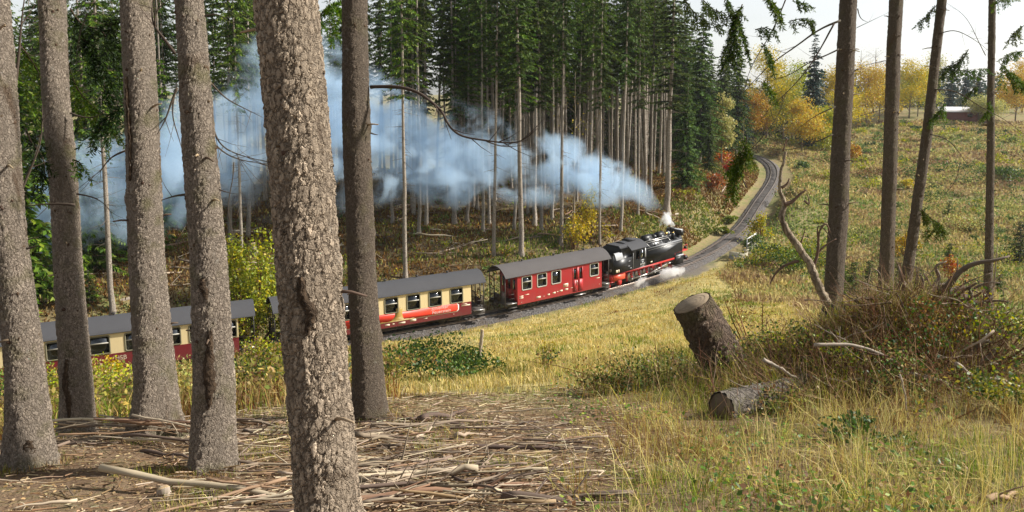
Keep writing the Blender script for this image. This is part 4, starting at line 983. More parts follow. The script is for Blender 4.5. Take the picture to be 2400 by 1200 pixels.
for i, (px, py, d, H, sp, cols, lab) in enumerate(bl):
    n = 900 if cols is BROWN else int(8000 + 1500 * sp)
    broadleaf('autumn_tree', lab, 'tree', on_line(px, py, d), H * 1.3, sp * 1.15, cols, n // (5 if 'birch on the crest' in lab else 2), .33 if cols is not BROWN else .16, seed=300 + i, start=.12, clump=.40, group='autumn trees at the bend and along the crest')
for i, (px, d, v, sc, lab) in enumerate([(2195, 240, 1, .95, 'blue spruce on the crest behind the leaning trunk'), (2225, 250, 3, 1.15, 'blue spruce rising behind the brown shed'), (2260, 262, 1, .85, 'hazy spruce behind the shed roof'), (2290, 255, 3, .95, 'hazy small spruce between shed and outermost trunk'), (2340, 240, 1, .75, 'dark spruce beside the bright orange crest tree'), (2100, 260, 3, .9, 'small hazy spruce on the skyline between straight and leaning trunks'), (2370, 275, 1, .8, 'skyline spruce at the outer edge of the view')]):
    p = at(px, 280, d); p[2] = gz(p[0], p[1]) - .2; plant_tree(VLOW[v], p, sc, lab, 'spruces along the crest')
# dim wood beyond the bend and the crest, one mass
mb = MB()
g = np.random.default_rng(77)
for px in np.arange(1560, 2560, 7):
    d = g.uniform(255, 330); p = at(px, 250, d); z = gz(p[0], p[1]); H = g.uniform(9, 15); k = 70
    h = g.random(k) * H; R = (1 - h / H) * 2.6 + .15; a = g.random(k) * 6.283
    b = np.c_[p[0] + np.cos(a) * R * .6, p[1] + np.sin(a) * R * .6, z + h]; dd = unit(np.c_[np.cos(a), np.sin(a), -g.uniform(.2, .9, k)])
    quads(mb, b, dd, unit(np.cross(dd, g.normal(0, 1, (k, 3)))), 1.6, .9, np.array([(.02, .04, .03), (.03, .05, .03), (.12, .10, .04)])[g.integers(0, 3, k)])
for px in np.arange(1700, 1860, 5):
    d = g.uniform(186, 215); p = at(px, 330, d); z = gz(p[0], p[1]); H = g.uniform(6, 12); k = 90
    h = g.random(k) * H; a = g.random(k) * 6.283; b = np.c_[p[0] + np.cos(a) * 1.5, p[1] + np.sin(a) * 1.5, z + h]; dd = unit(g.normal(0, 1, (k, 3)))
    quads(mb, b, dd, unit(np.cross(dd, g.normal(0, 1, (k, 3)))), 1.1, .6, np.array([(.03, .04, .02), (.10, .09, .03), (.05, .05, .03)])[g.integers(0, 3, k)])
tag(mb.build('distant_wood', M_LEAF), 'dim mixed wood filling the skyline beyond the bend and the crest', 'wood', kind='stuff')
# ---------------------------------------------------------------- near spruces
def near_trunk(pts, widths, d, base_py, mat, sides, dz, seed, flare=.55, top=17., knots=26, base_px=None):
    """pts: (px, py) of the trunk's axis from the photo top down to the base; returns trunk mesh, base point, path"""
    g = np.random.default_rng(seed)
    P = np.array([at(px, py, d) for px, py in pts]); W = np.array(widths) * d / F_PX / 2 * .94
    o = np.argsort(P[:, 2]); P = P[o]; W = W[o]
    bx, by = P[0, 0], P[0, 1]; zb = gz(bx, by)
    zt = P[-1, 2]; slope = (P[-1] - P[0])[:2] / max(zt - P[0, 2], .5)
    z = np.concatenate([np.arange(zb - .3, zt + .5, dz), np.linspace(zt + .6, zb + top, 12)])
    X = np.interp(z, P[:, 2], P[:, 0]); Y = np.interp(z, P[:, 2], P[:, 1]); R = np.interp(z, P[:, 2], W)
    up = z > zt; X[up] = P[-1, 0] + slope[0] * .6 * (z[up] - zt); Y[up] = P[-1, 1]; R[up] = W[-1] * np.clip(1 - (z[up] - zt) / (zb + top - zt) * .85, .1, 1)
    hh = np.maximum(z - zb, 0); ph = g.random(3) * 6.28; kb = g.uniform(zb + .4, zt + .3, 7); ka = g.random(7) * 6.28
    def ovl(i, th):
        f = flare * np.exp(-hh[i] / .22); r = 1 + f * (1 + .55 * np.cos(3 * th + ph[0]) + .35 * np.cos(5 * th + ph[1])) + .025 * np.cos(2 * th + ph[2] + hh[i] * .7) + .02 * np.sin(3 * th + hh[i] * 1.3)
        for b, a in zip(kb, ka): r = r + .10 * np.exp(-((z[i] - b) / .07)**2 - ((np.mod(th - a + math.pi, 6.283) - math.pi) / .5)**2)
        return r
    wob = lambda s: np.interp(z, np.arange(zb - 1, zb + top + 2, .55), np.convolve(g.normal(0, 1, len(np.arange(zb - 1, zb + top + 2, .55)) + 2), [.25, .5, .25], 'valid')) * s
    X = X + wob(R.mean() * .07); Y = Y + wob(R.mean() * .07); R = R * (1 + wob(.035))
    mb = MB(); addtube(mb, np.c_[X - bx, Y - by, z - zb], R, sides, 0, ovl=ovl, cap=False)
    me = mb.mesh('trunk', [mat], True)
    kz = np.linspace(zb + .5, zt + .4, 40)
    path = lambda h: (np.interp(h, z, X) - bx, np.interp(h, z, Y) - by, np.interp(h, z, R))
    return me, np.array([bx, by, zb]), path, zt - zb, slope
def near_spruce(label, pts, widths, d, mat, sides, dz, seed, knots, stubs, crown=True, flare=.55, group='near spruce trunks'):
    me, b, path, h1, slope = near_trunk(pts, widths, d, None, mat, sides, dz, seed, flare)
    root = thing('spruce_tree', label, 'tree', tuple(b), 0, group); obj('trunk', me, root); g = np.random.default_rng(seed + 1)
    for i in range(knots):                                     # dark knots of lost branches, in loose whorls
        h = round(g.uniform(.9, h1) / .42) * .42 + g.normal(0, .03); x, y, r = path(h + b[2]); a = g.uniform(math.pi * .9, math.pi * 2.1)
        o = np.array([math.cos(a), math.sin(a), .15]); q = np.array([x, y, h]) + o * r * .93; mb = MB()
        kr = g.uniform(.010, .022); addtube(mb, [q, q + o * .010, q + o * g.uniform(.014, .03)], [kr * 1.5, kr, kr * .5], 7, 0, (.07, .047, .032), rough=.3); mb.build('knot', M_TWIG, root)
    for i in range(stubs):
        h = round(g.uniform(1., h1) / .42) * .42; x, y, r = path(h + b[2]); a = g.uniform(math.pi * .85, math.pi * 2.15); o = np.array([math.cos(a), math.sin(a), g.uniform(-.2, .3)]); L = g.uniform(.06, .22); q = np.array([x, y, h]) + o * r * .9
        mb = MB(); addtube(mb, [q, q + o * L * .5 + [0, 0, .01], q + o * L], [.014, .011, .007], 5, 0, (.33, .26, .18) if g.random() < .5 else (.11, .08, .06)); mb.build('branch_stub', M_TWIG, root)
    if crown:
        c = obj('crown', VAR[seed % 6][1], root); c.location = (slope[0] * 5, 0, -1.5 - (seed % 3) * .5); c.rotation_euler = (0, 0, seed); c.scale = (.9, .9, .75)
    return root, b
TREES = {}; NEARSPEC = {}
def near(key, *a, **k): TREES[key] = near_spruce(*a, **k); NEARSPEC[key] = (a[1], a[2], a[3])
near('t1', 'pale-barked near spruce at the very left edge, with swollen rotten scars', [(-20, 0), (3, 300), (28, 600), (56, 850), (66, 1000), (70, 1085)], [74, 78, 80, 84, 100, 112], 7.5, M_BARK, 88, .022, 1, 26, 8, flare=.22)
near('t2', 'straight grey near spruce, second from the left, with one dark lengthwise gash', [(121, 0), (140, 300), (159, 600), (178, 900), (183, 1018)], [58, 59, 60, 72, 76], 10., M_BARK, 72, .026, 2, 26, 4, flare=.25)
near('t3', 'grey near spruce with mossy stripe and broad flared foot, third from the left', [(319, 0), (332, 300), (345, 600), (362, 880), (368, 1020)], [72, 76, 79, 90, 104], 9., M_BARK, 76, .024, 3, 30, 5, flare=.45)
near('t4', 'near spruce with peeling brown wounds, just left of the thickest trunk', [(444, 0), (466, 300), (487, 600), (501, 900), (498, 1125)], [65, 74, 82, 95, 100], 7.2, M_BARK, 88, .022, 4, 30, 5, flare=.18)
near('t5', 'thickest and closest spruce trunk, deeply scaled bark sunlit on its right side', [(675, 0), (698, 300), (722, 600), (744, 900), (766, 1200), (774, 1310)], [141, 145, 148, 150, 152, 158], 5., M_BARK_OLD, 120, .014, 5, 8, 3, flare=.2)
near('t6', 'slim dark-brown spruce just right of the thickest trunk, long bare branch arching out', [(830, 0), (838, 300), (847, 600), (860, 850), (864, 962)], [63, 65, 67, 77, 88], 10., M_BARK_R, 80, .022, 6, 24, 2, flare=.2)
near('t7', 'stoutest of the four trunks at the right, grey with ringed whorl scars, behind the snag', [(1989, 0), (1975, 300), (1959, 600), (1952, 730), (1950, 795)], [40, 42, 44, 47, 52], 14.6, M_BARK_R, 56, .035, 7, 44, 16)
near('t8', 'straight greenish-grey trunk, second of the four at the right', [(2100, 0), (2089, 300), (2079, 600), (2074, 735)], [31, 32, 34, 38], 17., M_BARK_R, 48, .04, 8, 40, 12)
near('t9', 'thin leaning trunk, tilted to the right, third of the four at the right', [(2208, 0), (2175, 300), (2132, 600), (2112, 735)], [20, 22, 25, 28], 17.5, M_BARK_R, 40, .045, 9, 30, 10, crown=False)
near('t10', 'thinnest upright trunk, outermost of the four at the right', [(2325, 0), (2322, 300), (2318, 600), (2315, 722)], [15, 16, 18, 20], 20., M_BARK_R, 32, .05, 10, 30, 14)

def wand(root, b, pix, d, r0, mat=M_DEAD_D, n=5, name='branch', twigs=0, seed=0, dd=0.):
    """a bare branch surveyed as image points at distance d (drifting by dd along its length)"""
    P = np.array([at(x, y, d + dd * i / max(1, len(pix) - 1)) for i, (x, y) in enumerate(pix)])
    if len(P) > 2: P = _spline(P, len(P) * 4)
    P = P - b; g = np.random.default_rng(seed); mb = MB(); addtube(mb, P, np.linspace(r0, r0 * .22, len(P)), n, 0, (.07, .055, .042), rough=.12)
    for i in range(twigs):
        k = g.integers(len(P) // 3, len(P) - 1); t = unit(P[k] - P[k - 1]); o = unit(t + g.normal(0, .7, 3)); L = g.uniform(.15, .5); addtube(mb, [P[k], P[k] + o * L * .5, P[k] + o * L + [0, 0, .03]], [r0 * .3, r0 * .2, r0 * .08], 3, 0, (.08, .06, .045), cap=False)
    return mb.build(name, M_TWIG, root, True)
def bough(root, b, pix, d, r0=.012, dens=1., cols=NEEDLE_L, seed=0, spread=.22, dd=0., name='bough', dark=1.):
    """hanging needle bough: a branch with drooping twigs clad in needles"""
    g = np.random.default_rng(seed); P = np.array([at(x, y, d + dd * i / max(1, len(pix) - 1)) for i, (x, y) in enumerate(pix)]) - b
    if len(P) > 2: P = _spline(P, len(P) * 5)
    br = addtube(MB(), P, np.linspace(r0, r0 * .25, len(P)), 5, 0, (.06, .045, .03)); o_ = br.build(name, M_TWIG, root, True)
    L = np.linalg.norm(np.diff(P, axis=0), axis=1).sum(); nt = int(L / .05 * dens); B = []; D = []
    for i in range(nt):
        u = (i + g.random()) / nt; k = min(len(P) - 2, int(u * (len(P) - 1))); q = P[k] + (P[k + 1] - P[k]) * g.random(); t = unit(P[k + 1] - P[k])
        sd = unit(np.cross(t, [0, 0, 1]) + 1e-6); o = unit(t * .5 + sd * g.choice((-1, 1)) * g.uniform(.2, 1) + np.array([0, 0, -1]) * g.uniform(.2, 1.1)); l = spread * g.uniform(.6, 1.6) * (1.1 - .4 * u)
        m = int(l / .006); v = (np.arange(m) + g.random(m)) / m; B.append(q + o * (v * l)[:, None] + np.array([0, 0, -.10]) * (v**2 * l)[:, None]); D.append(unit(o * .7 + g.normal(0, .6, (m, 3))))
    B = np.concatenate(B); D = np.concatenate(D); n = len(B); mb = MB()
    quads(mb, B, D, unit(np.cross(D, g.normal(0, 1, (n, 3)))), g.uniform(.045, .09, n), g.uniform(.012, .024, n), pick(cols, n, .35) * dark)
    mb.build('needles', M_NEEDLE, o_)
    return o_

# wounds: strips of dark torn bark lying on the trunks
M_WOUND = barkmat('torn_bark', (.016, .011, .007), (.115, .075, .045), 34., 0, .35, 0)
PATHS = {}
def wound(key, ya, yb, off, half, seed):
    """torn strip between image heights ya, yb; off = angle from the camera side (+ = to the right), half = half width as an angle"""
    root, b = TREES[key]; pts, wd, d = NEARSPEC[key]; g = np.random.default_rng(seed); n, m = 34, 9
    ys = np.linspace(ya, yb, n); px = np.interp(ys, [q[1] for q in pts], [q[0] for q in pts]); w = np.interp(ys, [q[1] for q in pts], wd) * d / F_PX / 2
    V = np.zeros((n, m, 3)); prof = np.sin(np.linspace(.12, math.pi - .12, n))**.6 * (1 + .6 * (np.convolve(g.random(n + 6), np.ones(7) / 7, 'valid')[:n] - .5)) * half
    drift = np.cumsum(g.normal(0, .03, n))
    for i in range(n):
        c = at(px[i], ys[i], d)
        for j in range(m):
            u = (j / (m - 1)) * 2 - 1; th = -math.pi / 2 + off + drift[i] + u * prof[i] * (1 + .15 * g.normal()); edge = abs(u)
            r = w[i] * 1.0 + (.012 + .016 * g.random()) * (1 - edge**4) - .02 * edge**6
            V[i, j] = (c[0] + r * math.cos(th), c[1] + r * math.sin(th), c[2])
    i = np.arange(n - 1)[:, None] * m; j = np.arange(m - 1)[None]; mb = MB(); mb.add(V.reshape(-1, 3) - b, np.stack([i + j, i + m + j, i + m + j + 1, i + j + 1], -1).reshape(-1, 4))
    mb.build('torn_bark', M_WOUND, root, True)
for a in (('t1', 195, 250, -.1, .35, 1), ('t1', 285, 325, -.2, .3, 2), ('t1', 1010, 1080, .5, .35, 4), ('t2', 830, 970, .0, .20, 5), ('t3', 180, 420, -.35, .10, 7), ('t4', 760, 940, .30, .28, 9), ('t4', 640, 690, .1, .22, 8), ('t5', 630, 760, .0, .20, 12)): wound(*a)
r6, b6 = TREES['t6']
wand(r6, b6, [(868, 204), (940, 205), (985, 220), (1012, 240), (1035, 262), (1050, 290), (1075, 315), (1110, 325), (1160, 332), (1220, 330), (1258, 302)], 10., .026, twigs=14, seed=3, dd=-.6); wand(r6, b6, [(1140, 331), (1180, 343), (1235, 338)], 9.6, .010, seed=4); wand(r6, b6, [(1030, 252), (1045, 250)], 9.8, .012, seed=5); wand(r6, b6, [(869, 312), (880, 315), (886, 316)], 9.9, .013, seed=6)
r1, b1 = TREES['t1']; r2, b2 = TREES['t2']; r3, b3 = TREES['t3']; r4, b4 = TREES['t4']; r5, b5 = TREES['t5']
for R_, B_, pix, d, rr0, tw, sd in ((r1, b1, [(40, 470), (70, 400), (95, 330), (100, 270)], 8.2, .018, 4, 11), (r1, b1, [(30, 240), (42, 150), (50, 60), (58, -10)], 8., .022, 4, 12), (r2, b2, [(165, 265), (120, 300), (60, 345), (35, 390)], 10.3, .016, 4, 13), (r2, b2, [(175, 480), (110, 478), (52, 486)], 9.4, .018, 2, 14), (r2, b2, [(180, 455), (215, 462), (240, 475), (262, 500)], 9.9, .012, 4, 15), (r3, b3, [(295, 353), (255, 375), (235, 400), (215, 415)], 9.2, .014, 6, 16), (r2, b2, [(165, 265), (200, 275), (235, 268), (253, 250)], 9.9, .013, 3, 17), (r4, b4, [(410, 125), (380, 85), (362, 60), (358, 0)], 7.6, .018, 3, 18), (r4, b4, [(415, 205), (400, 245), (385, 285), (368, 315)], 7.5, .014, 3, 19), (r4, b4, [(410, 215), (405, 270), (418, 320), (431, 368)], 7.6, .010, 3, 20), (r4, b4, [(435, 456), (400, 462), (378, 470)], 7.2, .013, 1, 21), (r4, b4, [(492, 192), (530, 230), (575, 255), (615, 275)], 7.4, .010, 5, 22), (r4, b4, [(492, 245), (500, 300), (520, 340), (560, 362), (632, 380)], 7.4, .012, 8, 23), (r4, b4, [(495, 330), (530, 360), (580, 378), (634, 385)], 7.6, .010, 6, 24), (r4, b4, [(505, 440), (530, 450), (556, 455)], 7.2, .008, 0, 25), (r4, b4, [(480, 38), (505, 34), (531, 44)], 7.1, .011, 0, 26), (r1, b1, [(62, 583), (80, 578), (93, 575)], 7.3, .012, 0, 27), (r1, b1, [(50, 565), (70, 560), (90, 556)], 7.6, .014, 0, 28), (r4, b4, [(363, 60), (372, 20), (395, 0)], 7.6, .012, 2, 29), (r2, b2, [(205, 30), (185, 90), (178, 150)], 9., .008, 1, 30), (r5, b5, [(548, 380), (545, 420), (535, 480), (548, 560)], 8.2, .007, 2, 31)):
    wand(R_, B_, pix, d, rr0, twigs=tw, seed=sd)
DK = [(.012, .022, .008), (.02, .035, .010), (.03, .05, .012)]
for R_, B_, pix, d, sp, cols, sd, dn in ((r2, b2, [(165, 20), (200, 60), (235, 70), (255, 130)], 10.5, .50, DK, 41, 1.7), (r2, b2, [(175, 80), (215, 110), (240, 160), (245, 220)], 10.5, .42, DK, 42, 1.6), (r3, b3, [(310, 60), (285, 40), (262, 55), (250, 90)], 9.3, .3, DK, 43, 1.6), (r3, b3, [(300, 230), (270, 260), (235, 285), (218, 312)], 9.5, .34, DK, 44, 1.6), (r2, b2, [(170, 375), (185, 380), (196, 395)], 9.8, .2, NEEDLE_L, 45, 1.4), (r1, b1, [(60, 300), (75, 335), (95, 360), (105, 420)], 9.6, .34, DK, 46, 1.3), (r1, b1, [(45, 100), (65, 130), (90, 170), (98, 215)], 12, .5, NEEDLE_L, 47, 1.2), (r2, b2, [(160, 150), (190, 220), (230, 260), (260, 300)], 13, .6, NEEDLE_L, 48, 1.2), (r5, b5, [(745, 60), (765, 20), (790, 15), (800, 40)], 12, .5, NEEDLE_L, 49, 1.5)):
    bough(R_, B_, pix, d, .014, dn, cols, sd, sp)
r7, b7 = TREES['t7']; r8, b8 = TREES['t8']; r9, b9 = TREES['t9']; r10, b10 = TREES['t10']
for R_, B_, pix, d, rr0, tw, sd in ((r7, b7, [(1970, 48), (1920, 70), (1870, 105), (1810, 148), (1745, 215)], 14.4, .022, 6, 51), (r7, b7, [(1955, 55), (1925, 110), (1890, 165), (1840, 220), (1795, 262)], 14.2, .018, 6, 52), (r7, b7, [(1966, 115), (1935, 130), (1900, 145), (1850, 175), (1800, 190)], 14.3, .016, 5, 53), (r7, b7, [(1958, 250), (1915, 270), (1860, 310)], 14.3, .012, 4, 54), (r7, b7, [(1952, 315), (1905, 335), (1850, 350), (1790, 345)], 14.2, .012, 5, 55), (r7, b7, [(2010, 20), (2020, 45), (2035, 52)], 14.6, .012, 1, 56), (r7, b7, [(2008, 65), (2050, 45), (2085, 28)], 14.7, .007, 1, 57), (r8, b8, [(2078, 142), (2040, 150), (2005, 163)], 16.8, .010, 2, 58), (r8, b8, [(2075, 255), (2040, 265), (2000, 275)], 16.8, .010, 2, 59), (r9, b9, [(2200, 80), (2235, 72), (2270, 85), (2300, 105), (2318, 120)], 17.4, .014, 5, 60), (r9, b9, [(2190, 210), (2240, 215), (2290, 245), (2345, 275), (2400, 315)], 17.4, .016, 4, 61), (r9, b9, [(2180, 315), (2215, 325), (2250, 360), (2275, 400)], 17.3, .013, 2, 62), (r9, b9, [(2160, 432), (2190, 428), (2215, 434)], 17.4, .008, 1, 63), (r9, b9, [(2128, 620), (2175, 640), (2205, 665), (2225, 682)], 17.3, .012, 3, 64), (r10, b10, [(2310, 130), (2290, 90), (2262, 40), (2215, 5)], 19.8, .012, 4, 65), (r7, b7, [(1750, 440), (1735, 395), (1770, 340), (1830, 255), (1842, 220)], 13., .012, 5, 66), (r7, b7, [(1845, -10), (1800, 90), (1760, 160), (1740, 230)], 12.5, .012, 6, 67), (r9, b9, [(2250, 385), (2235, 430), (2210, 460), (2190, 490)], 17.2, .009, 2, 68)):
    wand(R_, B_, pix, d, rr0, twigs=tw, seed=sd)
for R_, B_, pix, d, sp, cols, sd, dn in ((r7, b7, [(1750, 320), (1748, 340), (1735, 360), (1725, 375)], 12.6, .30, NEEDLE_L, 71, 2.0), (r7, b7, [(1760, 345), (1735, 375), (1720, 410), (1712, 452)], 12.6, .26, NEEDLE_L, 72, 2.0), (r7, b7, [(1735, 385), (1715, 392), (1700, 405)], 12.6, .16, NEEDLE_L, 73, 1.6), (r7, b7, [(1740, 10), (1725, 50), (1715, 90), (1712, 135)], 12., .34, DK + NEEDLE_L, 74, 2.2), (r7, b7, [(1700, -10), (1720, 30), (1735, 60), (1755, 130)], 12.2, .2, NEEDLE, 75, 1.4), (r7, b7, [(1790, -10), (1815, 10), (1830, 35)], 12.3, .26, NEEDLE_L, 76, 2.), (r7, b7, [(1770, 70), (1790, 65), (1815, 72)], 12.3, .18, NEEDLE, 77, 1.5), (r7, b7, [(1850, 50), (1870, 45), (1900, 48), (1905, 62)], 12.5, .16, NEEDLE, 78, 1.3), (r7, b7, [(1785, 100), (1800, 120), (1812, 160)], 12.8, .2, NEEDLE, 79, 1.3), (r7, b7, [(1790, 190), (1800, 205), (1815, 225)], 12.8, .16, NEEDLE_L, 80, 1.8), (r7, b7, [(1860, -10), (1875, 5), (1900, 12)], 12.6, .14, NEEDLE, 81, 1.3), (r7, b7, [(1640, -10), (1670, 20), (1700, 30), (1730, 20)], 12., .25, NEEDLE, 82, 1.2), (r7, b7, [(1600, -10), (1640, 40), (1690, 60)], 13., .25, NEEDLE, 83, 1.1),
                                         (r9, b9, [(2195, 12), (2180, 30), (2155, 55)], 17.4, .22, NEEDLE, 84, 1.2), (r10, b10, [(2270, 115), (2240, 150), (2215, 160), (2200, 180)], 18.5, .34, NEEDLE, 85, 1.3), (r10, b10, [(2225, 165), (2260, 165), (2305, 160)], 18.5, .26, NEEDLE, 86, 1.2), (r10, b10, [(2315, 235), (2322, 255), (2305, 268)], 19.6, .28, NEEDLE_L, 87, 1.6), (r10, b10, [(2400, 60), (2385, 70), (2370, 85)], 16., .26, NEEDLE_L, 88, 1.5), (r10, b10, [(2345, 150), (2360, 165), (2395, 190)], 16., .34, NEEDLE_L, 89, 2.), (r10, b10, [(2330, 12), (2345, -5), (2370, -10)], 18., .3, NEEDLE_L, 90, 1.5), (r9, b9, [(2215, 240), (2205, 255), (2190, 275)], 17.2, .26, NEEDLE_L, 91, 1.8), (r9, b9, [(2160, 490), (2180, 510), (2205, 530), (2180, 540)], 17.2, .30, NEEDLE_L, 92, 2.0), (r10, b10, [(2290, 200), (2275, 215), (2265, 225)], 18.6, .2, NEEDLE, 93, 1.3), (r10, b10, [(2400, 120), (2370, 125), (2350, 135)], 16.5, .25, NEEDLE_L, 94, 1.3)):
    bough(R_, B_, pix, d, .010, dn, cols, sd, sp)

# ---------------------------------------------------------------- snag, stumps, logs, root plate
def snag(name, label, cat, pix, d, widths, extra, col, group=None):
    P = np.array([at(x, y, d) for x, y in pix]); b = P[0].copy(); b[2] = min(b[2], gz(b[0], b[1]) + .05); root = thing(name, label, cat, tuple(b)); W = np.array(widths) * d / F_PX / 2
    Q = _spline(np.c_[P - b, W], len(P) * 6); mb = MB(); addtube(mb, Q[:, :3] + np.cumsum(np.random.default_rng(4).normal(0, .008, Q[:, :3].shape), 0), np.maximum(Q[:, 3] * .8, .006), 12, 0, rough=.16); mb.build('trunk', M_SNAG, root, True)
    for e, w in extra:
        E_ = np.array([at(x, y, d) for x, y in e]) - b; E_ = _spline(E_, len(E_) * 5); mb = MB(); addtube(mb, E_, np.linspace(w, w * .35, len(E_)) * d / F_PX / 2, 7, 0, rough=.15); mb.build('branch', M_SNAG_D, root, True)
    return root
M_SNAG = barkmat('snag_bark', (.10, .06, .035), (.50, .40, .28), 12., 0, .35, 0); M_SNAG_D = plain('snag_branch', (.13, .075, .045), .9, .5, 8.)
snag('dead_snag', 'crooked pale dead trunk with forked twig ends, leaning before the stoutest right-hand trunk', 'dead tree', [(1948, 745), (1930, 700), (1902, 640), (1880, 595), (1850, 545), (1832, 505), (1836, 480), (1828, 445), (1828, 405), (1836, 355)], 13.6, [30, 26, 22, 21, 19, 17, 14, 11, 9, 7],
     [([(1838, 480), (1860, 470), (1875, 455), (1890, 445)], 11), ([(1832, 440), (1845, 430), (1850, 418)], 8), ([(1872, 612), (1840, 622), (1815, 645), (1805, 665)], 8), ([(1902, 635), (1915, 600), (1918, 570), (1922, 540), (1935, 525), (1945, 545)], 9), ([(1885, 470), (1895, 478), (1892, 455)], 6), ([(1915, 595), (1935, 575), (1960, 560)], 6), ([(1868, 590), (1880, 560), (1888, 535)], 5), ([(1835, 355), (1845, 325), (1842, 345)], 4), ([(1918, 565), (1920, 530), (1938, 545), (1945, 560)], 4)], None)

def log_piece(name, label, cat, pa, pb, ra, rb, mat, seed=0, cut=M_WOOD_CUT, rough=.035):
    g = np.random.default_rng(seed); a, b = np.array(pa), np.array(pb); root = thing(name, label, cat, tuple(a)); u = np.linspace(0, 1, 26)[:, None]; P = (b - a) * u + np.cumsum(g.normal(0, .004, (26, 3)), 0)
    mb = MB(); addtube(mb, P, np.linspace(ra, rb, 26), 40, 0, cap=False, rough=rough); mb.build('bark', mat, root, True)
    t = unit(b - a)
    for q, r, e in ((P[-1], rb, 1), (P[0], ra, -1)):
        mb = MB(); addtube(mb, [q - t * e * .03, q + t * e * .004], [r * .985, r * .97], 40, 0); c = mb.build('cut_face', cut, root)
        for rr_ in (.35, .6, .8):
            m2 = MB(); addtube(m2, [q - t * e * .01, q + t * e * .0055], [r * rr_, r * (rr_ - .04)], 32, 0, cap=False); m2.build('growth_ring', M_DEAD_D, c)
    return root
pa = at(1700, 858, 11.9); pb = at(1622, 708, 11.82)
log_piece('tree_stump', 'tall sawn stump tilted to the left on the edge of the sunlit meadow', 'stump', pa, pb, .34, .295, barkmat('stump_bark', (.03, .02, .014), (.20, .14, .10), 16., .03, .5, .5), 1, plain('weathered_cut', (.24, .18, .115), .9, .5, 14.), .05)
pa = at(1690, 955, 9.5); pb = at(1960, 898, 11.0)
log_piece('fallen_log', 'grey sawn log lying half buried in bramble below the tilted stump', 'log', pa, pb, .175, .15, barkmat('log_bark', (.035, .027, .02), (.25, .215, .18), 16, .02, .5, .9), 2, M_DEAD_D, .07)
p = hit(390, 1178)[0]; log_piece('cut_stump', 'small pale split stump beside the long fallen pole under the near trunks', 'stump', p + [0, 0, -.1], p + [.01, -.02, .13], .055, .05, M_DEAD, 3, M_WOOD_CUT)
p = hit(600, 606)[0]; log_piece('tree_stump', 'short grey stump on the brown slope above the yellow-green bush', 'stump', p + [0, 0, -.2], p + [-.3, 0, 1.35], .30, .26, M_BARK_FAR, 4)
p = hit(2330, 410)[0]; log_piece('fallen_log', 'dark rotting log among green fern on the far clearing, beside the outermost trunk', 'log', p + [0, 0, .3], p + [2.6, -.4, .1], .35, .3, M_DEAD_D, 5)
p = at(1122, 852, 26); p[2] = gz(p[0], p[1]); log_piece('fence_post', 'weathered pale wooden post leaning on the meadow below the advert carriage', 'post', p + [0, 0, -.2], p + [.12, .05, 1.05], .07, .055, M_DEAD, 6)
for (xa, ya), (xb, yb), r, lab in (((200, 735), (385, 690), .18, 'long grey trunk lying on the slope behind the rear carriage'), ((1500, 530), (1600, 505), .16, 'pale broken trunk lying on the bank beside the thickest stand trunk'), ((1690, 455), (1702, 440), .09, 'pale board lying on the grass beside the far track')):
    p = hit(xa, ya)[0]; q = hit(xb, yb)[0]; q2 = p + (q - p) * min(1, 9 / np.linalg.norm(q - p)); log_piece('fallen_log', lab, 'log', p + [0, 0, .2], q2 + [0, 0, .35], r, r * .7, M_DEAD, 9)

# black burnt root bowl under the snag and the uprooted root plate
def roots(name, label, cat, c, R, n, seed, mat, flat_=.55, r0=.05, soil=None):
    g = np.random.default_rng(seed); root = thing(name, label, cat, tuple(c))
    if soil:
        mb = MB(); th = np.linspace(0, math.pi, 12); pr = []
        V, Q, T = tube(np.c_[np.linspace(-R * .8, R * .8, 14), np.zeros(14), np.zeros(14)], R * flat_ * np.sqrt(np.clip(1 - (np.linspace(-.97, .97, 14))**2, .03, 1)), 16); V = V * (1 + (g.random((len(V), 1)) - .5) * .35); k0 = mb.n; mb.add(V, Q); mb.t.append(T + k0); mb.tm.append(np.zeros(len(T), int)); mb.build('soil_clod', soil, root)
    for i in range(n):
        a = g.random() * 6.28; o = np.array([math.cos(a), .6 * math.sin(a), g.uniform(-.25, .9)]) * R * g.uniform(.5, 1.15); P = o * np.linspace(.1, 1, 5)[:, None] + np.cumsum(g.normal(0, R * .09, (5, 3)), 0); mb = MB(); addtube(mb, _spline(P, 14), np.linspace(r0, r0 * .2, 14) * g.uniform(.4, 1.2), 6, 0, rough=.2); mb.build('root', mat, root, True)
    return root
M_SOIL = plain('root_soil', (.075, .048, .030), .95, .5, 6.); M_CHAR = plain('charred_wood', (.014, .011, .009), .9, .4, 8.)
roots('burnt_stump', 'charred black root bowl at the foot of the crooked snag', 'stump', at(1955, 745, 13.2), .26, 10, 1, M_CHAR, .9, .06, M_CHAR)
roots('root_plate', 'uprooted brown root plate with broken root ends on top of the brush heap', 'root plate', at(2180, 738, 11.9), .95, 44, 2, M_DEAD_D, .42, .06, M_SOIL)
